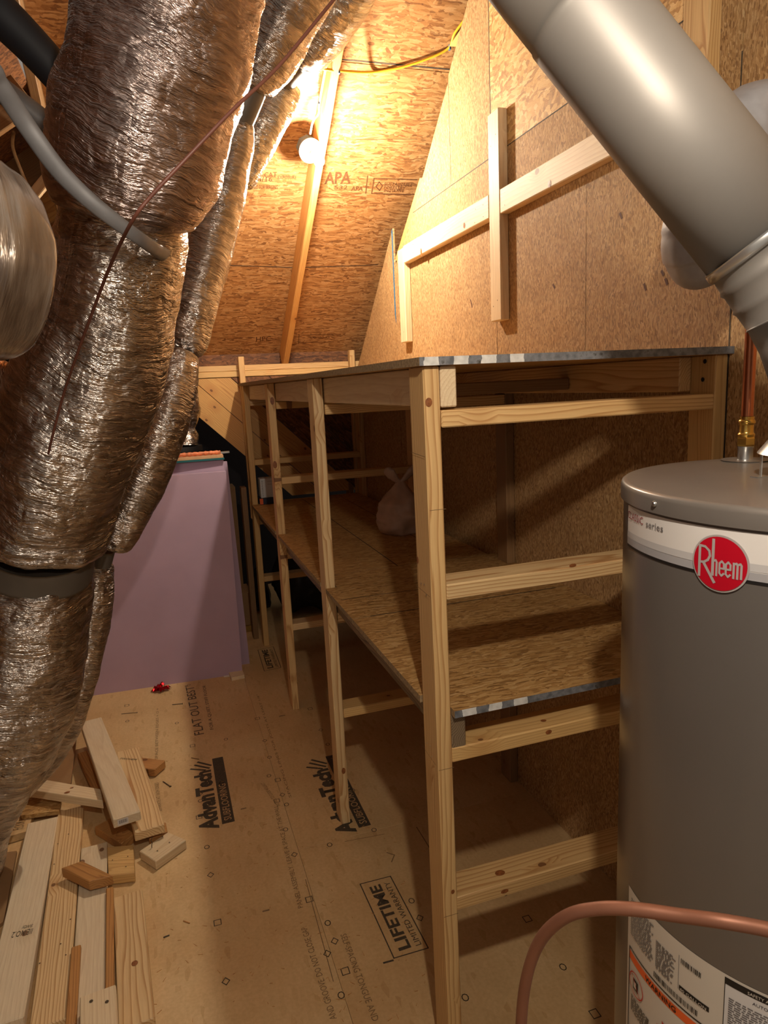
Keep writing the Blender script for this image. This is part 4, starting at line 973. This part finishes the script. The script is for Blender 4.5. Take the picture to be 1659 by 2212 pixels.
# stamps, barcode, nails on boards
A_, B_ = at(72, 2005, z=.0385), at(28, 2014, z=.0385); ftext('printed_lettering', 'IIE.NO.2', A_, B_, .026, M['print'], bA)
A_, B_ = at(72, 1996, z=.0385), at(28, 2003, z=.0385); ftext('printed_lettering', 'SWO/', A_, A_+(B_-A_)*.5, .014, M['print'], bA)
A_, B_ = at(258, 1640, z=.0875), at(293, 1643, z=.0875); ftext('printed_lettering', 'SWOHEM', A_, B_, .014, M['print'], bE)
def decal_on_end(board, parent):
    """barcode sticker on the near end face of a board"""
    mw = world_of(board); L = max(v.co.x for v in board.data.vertices); s = 1
    pts = [mw @ Vector((x, 0, 0)) for x in (L, -L)]
    if pts[1].y < pts[0].y: s = -1
    x = s*(L+.0006)
    def R(y0, y1, z0, z1, xx, m, nm): return pydata(nm, [mw @ Vector((xx, y0, z0)), mw @ Vector((xx, y1, z0)), mw @ Vector((xx, y1, z1)), mw @ Vector((xx, y0, z1))], [(0, 1, 2, 3)], m, parent)
    sg = -s
    R(-.004*sg, .036*sg, -.014, .012, x, M['label_white'], 'sticker')
    V = []; Fc = []
    for i in range(12):
        y = (.000+i*.0026)*sg; w = (.0006+.0009*((i*7) % 3)/2)*sg; k = len(V)
        V += [mw @ Vector((x+s*.0004, y, -.006)), mw @ Vector((x+s*.0004, y+w, -.006)), mw @ Vector((x+s*.0004, y+w, .008)), mw @ Vector((x+s*.0004, y, .008))]; Fc.append((k, k+1, k+2, k+3))
    pydata('barcode', V, Fc, M['black'], parent)
decal_on_end(bD, bD)
U = (0, 0, 1)
knot(bQ, at(291, 2081, z=T2+.0002), U, .011, .010); knot(B['cross_board'], at(145, 1712, z=.1153), U, .008, .012); knot(B['cross_board'], at(155, 1702, z=.1153), U, .004, .008)
nails(bO, [at(197, 2163, z=T2*2+.0165), at(231, 2164, z=T2*2+.0165)], U, .0055, 'nail')
nails(bI, [at(351, 1807, z=.042), at(366, 1820, z=.042), at(340, 1838, z=.042)], U, .003)
nails(bK, [at(243, 1858, z=.042), at(276, 1850, z=.042), at(272, 1872, z=.042)], U, .0022)
nails(bB, [at(148, 1802, z=.0385), at(125, 1823, z=.0385), at(117, 1867, z=.0385), at(152, 1986, z=.0385), at(131, 2039, z=.0385), at(142, 2063, z=.0385), at(86, 2081, z=.0385)], U, .0026)
nm = at(328, 1831, z=.042)
o = tube('bent_nail', [nm+Vector((0, 0, -.004)), nm+Vector((.001, 0, .012)), nm+Vector((.004, -.002, .022)), nm+Vector((.0, 0, .030)), nm+Vector((.006, .002, .042))], .0016, M['nail'], bI, 6, 4)
def nailthing(u0, v0, u1, v1, label, r=.0022, z=.003, mat='nail', name='loose_nail'):
    a, b = at(u0, v0, z=z), at(u1, v1, z=z)
    t = tag(empty(name, a), label, 'nail')
    tube('shank', [a, (a+b)/2, b], r, M[mat], t, 6, 2); d = (b-a).normalized()
    lathe('head', [(0, 0), (r*2.3, 0), (r*2.3, .0015), (0, .0015)], M[mat], t, b, d, 10)
nailthing(352, 1688, 368, 1699, 'steel nail lying on the floor right of the honey-coloured board')
nailthing(372, 1522, 394, 1520, 'dark nail lying on the floor in front of the red bow')
nailthing(262, 1542, 296, 1539, 'long thin nail on the floor between the red bow and the barcode board', .0015)
def sliver(u0, v0, u1, v1, label, mat='pine_pale', w=.004, t=.003):
    a, b = at(u0, v0, z=t/2+.0004), at(u1, v1, z=t/2+.0004)
    tag(lumber('wood_sliver', a, b, w, t, U, M[mat], bev=.0005), label, 'splinter')
sliver(353, 2025, 366, 2020, 'small dark splinter on the floor right of the knotty long board', 'print')
sliver(396, 1989, 410, 1994, 'brown splinter on the floor below the printed square', 'pine_brown')
sliver(567, 1969, 582, 1965, 'brown splinter in the middle of the bare floor', 'rafter_dark')
sliver(520, 1748, 532, 1745, 'splinter just right of the brand print on the floor', 'rafter_dark')
sliver(413, 1637, 430, 1640, 'short brown splinter left of the brand print', 'rafter_dark')
sliver(603, 1547, 616, 1545, 'splinter near the third post of the shelf', 'rafter_dark')
V = []; Fc = []
rng = random.Random(3)
for i in range(240):
    u, v = rng.uniform(330, 930), rng.uniform(1500, 2210)
    if u > 700 and v < 1500+(u-700)*1.2: continue
    p_ = FP(u, v); a = rng.uniform(0, PI); L = rng.uniform(.002, .009); w = .0008
    d = Vector((math.cos(a), math.sin(a), 0)); s = Vector((-d.y, d.x, 0))*w; k = len(V)
    V += [p_-d*L-s, p_+d*L-s*.4, p_+d*L+s*.4, p_-d*L+s]; V += [q+Vector((0, 0, .0013)) for q in V[k:k+4]]
    Fc += [(k+4, k+5, k+6, k+7), (k, k+1, k+5, k+4), (k+1, k+2, k+6, k+5), (k+2, k+3, k+7, k+6), (k+3, k, k+4, k+7)]
o = pydata('sawdust_shavings', V, Fc, M['pine_brown']); tag(o, 'fine wood shavings scattered over the bare floor', 'shavings'); o['kind'] = 'stuff'

# ------------------------------------------------------------------ water heater
WC = Vector((.880, .710, 0)); WR = .268; LIDZ = 1.622
wh = tag(empty('water_heater', WC), 'tall grey tank water heater with a red round badge at the right edge', 'water heater')
lathe('tank_jacket', [(0, .02), (.255, .02), (.262, .03), (.2655, .05), (.2655, LIDZ-.030), (.2655, LIDZ-.022), (0, LIDZ-.022)], M['heater'], wh, WC, seg=128)
lathe('tank_lid', [(.2665, LIDZ-.026), (.2700, LIDZ-.026), (.2700, LIDZ-.008), (.2685, LIDZ-.003), (.2655, LIDZ-.0005), (.26, LIDZ), (.14, LIDZ+.002), (0, LIDZ+.002)], M['heater_lid'], wh, WC, seg=128)
lathe('base_ring', [(0, 0), (.25, 0), (.25, .02), (0, .02)], M['black'], wh, WC, seg=64)
def cylhit(u, v, R):
    q = ray(u, v); a = q.x**2+q.y**2; b = -2*(q.x*WC.x+q.y*WC.y); cc = WC.x**2+WC.y**2-R*R
    D = b*b-4*a*cc
    t = (-b-math.sqrt(max(0, D)))/2/a; p = q*t
    return math.atan2(p.y-WC.y, p.x-WC.x) % (2*PI), CAM_H+p.z
def cyl(a, z, R): return Vector((WC.x+R*math.cos(a), WC.y+R*math.sin(a), z))
def cylpatch(name, a0, a1, z0, z1, R, mat, parent, n=24, z0b=None, z1b=None):
    V = []; Fc = []
    for i in range(n+1):
        t = i/n; a = a0+(a1-a0)*t
        V += [cyl(a, z0 if z0b is None else z0+(z0b-z0)*t, R), cyl(a, z1 if z1b is None else z1+(z1b-z1)*t, R)]
        if i: k = 2*i; Fc.append((k-2, k, k+1, k-1))
    return pydata(name, V, Fc, M[mat], parent, smooth=True)
def cyltext(name, s, a, z, h, R, mat, parent, width=None, bold=0.0):
    """lettering wrapped on the tank: starts at angle a, baseline z; reading runs with growing angle as seen from outside"""
    me, mn, mx = text_mesh(s, bold)
    k = h/(mx[1]-mn[1]); kx = k if width is None else width/(mx[0]-mn[0])
    for v in me.vertices: v.co = cyl(a+(v.co.x-mn[0])*kx/R, z+(v.co.y-mn[1])*k, R)
    return finish(name, me, M[mat], parent)
R0 = .2655
a0, zt_ = cylhit(1358, 1098, R0); _, zb_ = cylhit(1357, 1178, R0)
zt_, zb_ = 1.592, 1.535
aE = math.radians(255)
band = cylpatch('brand_band', a0, aE, zb_, zt_, R0+.0004, 'label_white', wh, 60)
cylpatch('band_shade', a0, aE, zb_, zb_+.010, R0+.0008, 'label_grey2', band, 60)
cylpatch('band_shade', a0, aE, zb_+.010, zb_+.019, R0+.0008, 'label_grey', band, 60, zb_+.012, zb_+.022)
cylpatch('band_rule', a0, aE, zb_-.004, zb_+.0005, R0+.0007, 'black', band, 60)
at0, tz0 = cylhit(1361, 1128, R0)
cyltext('band_lettering', 'CLASSIC', a0+.010, zt_-.0185, .0105, R0+.0012, 'darkred', band, width=.056)
cyltext('band_lettering', 'series', a0+.010+.064/R0, zt_-.0195, .0090, R0+.0012, 'textgrey', band, width=.038)
# badge
ab, zbg = cylhit(1556, 1217, R0)
def badge_disc(r, R, mat, name):
    V = [cyl(ab, zbg, R)]; Fc = []
    rings = 6; n = 48
    for i in range(1, rings+1):
        for j in range(n): th = 2*PI*j/n; V.append(cyl(ab+r*i/rings*math.cos(th)/R, zbg+r*i/rings*math.sin(th), R))
    for j in range(n): Fc.append((0, 1+j, 1+(j+1) % n))
    for i in range(rings-1):
        for j in range(n): k = (j+1) % n; Fc.append((1+i*n+j, 1+(i+1)*n+j, 1+(i+1)*n+k, 1+i*n+k))
    return pydata(name, V, Fc, M[mat], wh, smooth=True)
badge_disc(.0355, R0+.0022, 'silver', 'badge_rim'); badge_disc(.0332, R0+.0030, 'red', 'badge')
RB = R0+.0036
def stroke(pts, w):
    V = []; Fc = []
    for (x0, y0), (x1, y1) in zip(pts[:-1], pts[1:]):
        L = math.hypot(x1-x0, y1-y0) or 1e-9; nx, ny = -(y1-y0)/L*w/2, (x1-x0)/L*w/2; ex, ey = (x1-x0)/L*w*.3, (y1-y0)/L*w*.3; k = len(V)
        for x, y in ((x0-ex-nx, y0-ey-ny), (x1+ex-nx, y1+ey-ny), (x1+ex+nx, y1+ey+ny), (x0-ex+nx, y0-ey+ny)): V.append(cyl(ab+x/RB, zbg+y, RB))
        Fc.append((k, k+1, k+2, k+3))
    return pydata('badge_letter', V, Fc, M['silver'], bpy.data.objects['badge'])
m_ = .001
stroke([(-25*m_, 19*m_), (-25*m_, -19*m_)], .0034)
stroke([(-25*m_, 19*m_), (-18*m_, 18.5*m_), (-12.5*m_, 14*m_), (-11.5*m_, 8*m_), (-14*m_, 2.5*m_), (-19*m_, -1*m_), (-25*m_, -1.5*m_)], .0030)
stroke([(-20*m_, -1*m_), (-5*m_, -24*m_)], .0036)
stroke([(-7.5*m_, 29*m_), (-7.5*m_, -15*m_)], .0036)
stroke([(-7.5*m_, 2*m_), (-4.0*m_, 4*m_), (-2.6*m_, 1.5*m_), (-2.6*m_, -15*m_)], .0026)
for x in (2.2, 10.0):
    stroke([(x*m_-.001, -5*m_), (x*m_+.0042, -5*m_), (x*m_+.0042, 1*m_), (x*m_+.0015, 4*m_), (x*m_-.0012, 1*m_), (x*m_-.0012, -11*m_), (x*m_+.0015, -14*m_), (x*m_+.0042, -11*m_)], .0024)
stroke([(18.0*m_, 4*m_), (18.0*m_, -14.5*m_)], .0026); stroke([(18*m_, 2.5*m_), (21*m_, 4*m_), (22.4*m_, 2*m_), (22.4*m_, -14.5*m_)], .0026); stroke([(22.4*m_, 2.5*m_), (25.6*m_, 4*m_), (26.8*m_, 2*m_), (26.8*m_, -14*m_)], .0026)
# lid screws
asw, zsw = cylhit(1415, 1084, .27)
for k in range(-1, 3):
    a = asw+k*PI/4; lathe('lid_screw', [(0, 0), (.0042, 0), (.0042, .001), (.003, .0032), (0, .0040)], M['steel'], wh, cyl(a, LIDZ-.013, .2702), (math.cos(a), math.sin(a), 0), 14)
# big warning label
al, zl = cylhit(1359, 1932, R0); zl = .995; aL1 = math.radians(262)
cylpatch('warning_label', al, aL1, .55, zl, R0+.0004, 'label_cream', wh, 60)
LBL = bpy.data.objects['warning_label']
RL = R0+.0009
def crect(a, w, z0, z1, mat, R=RL, name='label_block'): return cylpatch(name, a, a+w/R0, z0, z1, R, mat, LBL, 16)
def cframe(a, w, z0, z1, t=.0012, mat='black', R=RL+.0004):
    for aa, ww, q0, q1 in ((a, w, z1-t, z1), (a, w, z0, z0+t), (a, t, z0, z1), (a+(w-t)/R0, t, z0, z1)): cylpatch('label_rule', aa, aa+ww/R0, q0, q1, R, mat, LBL, 12)
def ctextlines(a, z, w, n, lh, mat='textgrey', frac=.55):
    V = []; Fc = []; r_ = random.Random(int(a*100)+n)
    for i in range(n):
        x = 0
        while x < w:
            ln = r_.uniform(.003, .010)
            if x+ln > w: break
            z1 = z-i*lh; k = len(V)
            V += [cyl(a+x/R0, z1-lh*frac, RL+.0006), cyl(a+(x+ln)/R0, z1-lh*frac, RL+.0006), cyl(a+(x+ln)/R0, z1, RL+.0006), cyl(a+x/R0, z1, RL+.0006)]; Fc.append((k, k+1, k+2, k+3)); x += ln+.0018
    return pydata('fine_print', V, Fc, M[mat], LBL)
ctextlines(al+.045, zl-.012, .060, 18, .0036)
ctextlines(al+.045+.066/R0, zl-.030, .036, 14, .0034)
crect(al+.045+.064/R0, .0008, zl-.075, zl-.030, 'textgrey'); crect(al+.045+.106/R0, .0008, zl-.075, zl-.020, 'textgrey')
def barcode(a, w, z0, z1, n):
    V = []; Fc = []; r_ = random.Random(n)
    x = 0
    while x < w:
        ln = r_.choice((.0006, .0010, .0016)); k = len(V)
        V += [cyl(a+x/R0, z0, RL+.0006), cyl(a+(x+ln)/R0, z0, RL+.0006), cyl(a+(x+ln)/R0, z1, RL+.0006), cyl(a+x/R0, z1, RL+.0006)]; Fc.append((k, k+1, k+2, k+3)); x += ln+r_.choice((.0006, .0012))
    return pydata('barcode', V, Fc, M['black'], LBL)
barcode(al+.045+.062/R0, .075, zl-.094, zl-.085, 5); barcode(al+.045+.110/R0, .030, zl-.030, zl-.022, 9)
crect(al+.045+.108/R0, .045, zl-.075, zl-.067, 'black'); cyltext('label_lettering', '40 GALLON', al+.045+.110/R0, zl-.0735, .0045, RL+.0012, 'label_cream', LBL, width=.040)
wz1 = .893; wa = al+.03
cframe(wa, .150, .62, wz1+.002, .0022)
crect(wa+.004, .144, wz1-.019, wz1-.005, 'orange'); cyltext('label_lettering', '\u26a0WARNING'.replace('\u26a0', ''), wa+.004+.046/R0, wz1-.0165, .009, RL+.0006, 'black', LBL, width=.062, bold=.02)
V = []; Fc = []
def cring(a, z, r, w, mat):
    V = []; Fc = []; n = 40
    for j in range(n):
        th = 2*PI*j/n
        for rr in (r, r-w): V.append(cyl(a+rr*math.cos(th)/R0, z+rr*math.sin(th), RL+.001))
    for j in range(n): k = (j+1) % n; Fc.append((2*j, 2*k, 2*k+1, 2*j+1))
    return pydata('prohibition_ring', V, Fc, M[mat], LBL)
rc = wa+.024/R0; rzc = wz1-.050
cring(rc, rzc, .020, .0018, 'redink'); cylpatch('prohibition_slash', rc-.013/R0, rc+.013/R0, rzc+.0145, rzc+.0125, RL+.0012, 'redink', LBL, 6, rzc-.0125, rzc-.0145)
crect(rc-.008/R0, .014, rzc-.010, rzc+.008, 'black', RL+.0008, 'pictogram'); crect(rc-.006/R0, .007, rzc-.007, rzc+.004, 'label_cream', RL+.0010, 'pictogram')
ctextlines(wa+.010/R0, wz1-.078, .05, 8, .0036, 'black')
# flame pictogram
fa = wa+.085/R0; fz = wz1-.075
fl_ = [(0, 0), (.010, -.002), (.022, .004), (.018, .012), (.026, .020), (.016, .018), (.014, .030), (.008, .020), (.0, .024), (.002, .012), (-.010, .010)]
pydata('pictogram', [cyl(fa+x/R0, fz+y, RL+.001) for x, y in fl_], [tuple(range(len(fl_)))], M['redink'], LBL)
ctextlines(wa+.075/R0, wz1-.085, .06, 8, .0036, 'black')
b2a, b2z = cylhit(1567, 2108, R0)
crect(b2a, .20, .62, b2z, 'label_white', RL+.0002); cframe(b2a, .20, .62, b2z, .0010, 'black'); crect(b2a, .20, b2z-.010, b2z, 'black', RL+.0006)
cyltext('label_lettering', 'SAFETY AND OPERATING INSTRUCTIONS', b2a+.028/R0, b2z-.0078, .0046, RL+.0012, 'label_cream', LBL, width=.11)
cyltext('label_lettering', 'AUTOMATIC GAS CONTROL', b2a+.034/R0, b2z-.020, .0045, RL+.0008, 'blue_dark', LBL, width=.085)
ctextlines(b2a+.006/R0, b2z-.028, .16, 26, .0034)
# nipple, fitting, riser
nb = at(1609, 996, z=LIDZ); nb.z = LIDZ
lathe('grommet_plate', [(0, .001), (.036, .001), (.038, .003), (0, .004)], M['heater_lid'], wh, nb, seg=24)
lathe('steel_nipple', [(0, 0), (.0125, 0), (.0125, .002), (.0120, .004), (.0120, .022), (.0126, .023), (.0126, .026), (0, .026)], M['steel'], wh, nb, seg=28)
rs = tag(empty('copper_riser', nb+Vector((0, 0, .026))), 'vertical copper water pipe rising from a brass fitting on the water heater', 'pipe')
nb2 = nb+Vector((0, 0, .0262))
lathe('hex_nut', [(0, 0), (.0135, 0), (.0150, .003), (.0150, .013), (.0140, .016), (0, .016)], M['brass'], rs, nb2, seg=6, smooth=False)
lathe('brass_fitting', [(0, .016), (.0135, .016), (.0140, .020), (.0118, .022), (.0112, .024), (.0112, .036), (.0130, .038), (.0135, .040), (.0130, .043), (.0112, .045), (.0112, .050), (0, .050)], M['brass'], rs, nb2, seg=32)
lathe('copper_tube', [(0, .0505), (.0095, .0505), (.0095, .36), (0, .36)], M['copper'], rs, nb2, seg=28)
# draft hood
lathe('draft_hood', [(.083, .036), (.085, .036), (.066, .062), (.062, .11), (.060, .11), (.064, .062)], M['galv_bright'], wh, WC+Vector((0, 0, LIDZ)), seg=48)
for k in range(4):
    a = PI*.80+k*PI/2; p0 = WC+Vector((math.cos(a)*.08, math.sin(a)*.08, LIDZ+.002))
    lumber('hood_leg', p0+Vector((0, 0, 0)), p0+Vector((0, 0, .040)), .012, .0015, (math.cos(a), math.sin(a), 0), M['galv_bright'], wh, bev=.0002)
    box('hood_foot', p0.x-.012, p0.x+.012, p0.y-.007, p0.y+.007, LIDZ+.002, LIDZ+.0035, M['galv_bright'], wh)

# copper tube in front of the heater
cable('copper_tubing', [at(u, v, d=d) for u, v, d in ((1128, 2330, .80), (1126, 2212, .77), (1138, 2110, .74), (1168, 2030, .71), (1222, 1980, .68), (1290, 1963, .66), (1370, 1964, .64), (1470, 1978, .62), (1560, 1990, .60), (1659, 2008, .59), (1760, 2035, .58))], .0064, 'copper_dull', 'bent copper tube arching in front of the water heater', 'pipe')

# ------------------------------------------------------------------ vent pipe
vp = tag(empty('vent_pipe', at(1666, 547, d=.93)), 'big grey metal vent pipe slanting across the upper right corner', 'pipe')
def V4(u, v, r, d): c = at(u, v, d=d); return tuple(c)+(r*d/F_PX,)
sweep('upper_section', [V4(980, -312, 118, .95), V4(1110, -150, 118, .945), V4(1252, 28, 118, .94)], M['galv'], vp, 64, uv=False, capr=0)
sweep('lower_section', [V4(1246, 22, 120, .939), V4(1262, 42, 120.5, .939), V4(1401, 216, 121, .935), V4(1640, 514, 121, .93)], M['galv'], vp, 64, uv=False, capr=0)
sweep('elbow_ring', [V4(1636, 510, 124, .93), V4(1640, 515, 126, .93), V4(1646, 523, 126, .93), V4(1650, 528, 124, .93)], M['galv_bright'], vp, 48, uv=False, capr=0)
gor = [(1650, 528, 118), (1670, 558, 118), (1673, 563, 122), (1677, 568, 118), (1698, 598, 118), (1702, 604, 122), (1706, 610, 118), (1728, 642, 117), (1732, 648, 121), (1736, 655, 117), (1765, 720, 114), (1785, 800, 108)]
sweep('elbow', [V4(u, v, r, .93) for u, v, r in gor], M['galv'], vp, 48, uv=False, capr=0)
cc = Vector(V4(1785, 800, 108, .93)[:3]); tp = WC+Vector((0, 0, LIDZ+.112))
sweep('riser_section', [tuple(cc)+(.066,), tuple((cc+tp)/2)+(.064,), tuple(tp)+(.062,)], M['galv'], vp, 48, uv=False, capr=0)

# grey wrapped duct behind the vent
gd = tag(empty('wrapped_duct', at(1520, 540, d=1.5)), 'grey tape-wrapped duct elbow behind the vent pipe', 'duct')
gp = [(1800, 275, 76, 1.35), (1720, 262, 80, 1.36), (1640, 268, 82, 1.37), (1575, 310, 84, 1.38), (1540, 380, 84, 1.39), (1526, 460, 84, 1.40), (1522, 520, 84, 1.41), (1526, 560, 78, 1.42), (1534, 590, 62, 1.425), (1540, 606, 34, 1.43)]
sweep('duct_wrap', catmull([V4(*g) for g in gp], 9), M['grey_wrap'], gd, 48, lambda L, a, e: .004*noise.noise(Vector((L*16, math.cos(a)*2, math.sin(a)*2)))+.0022*((L*22+a*.25) % 1.0), uv=False)
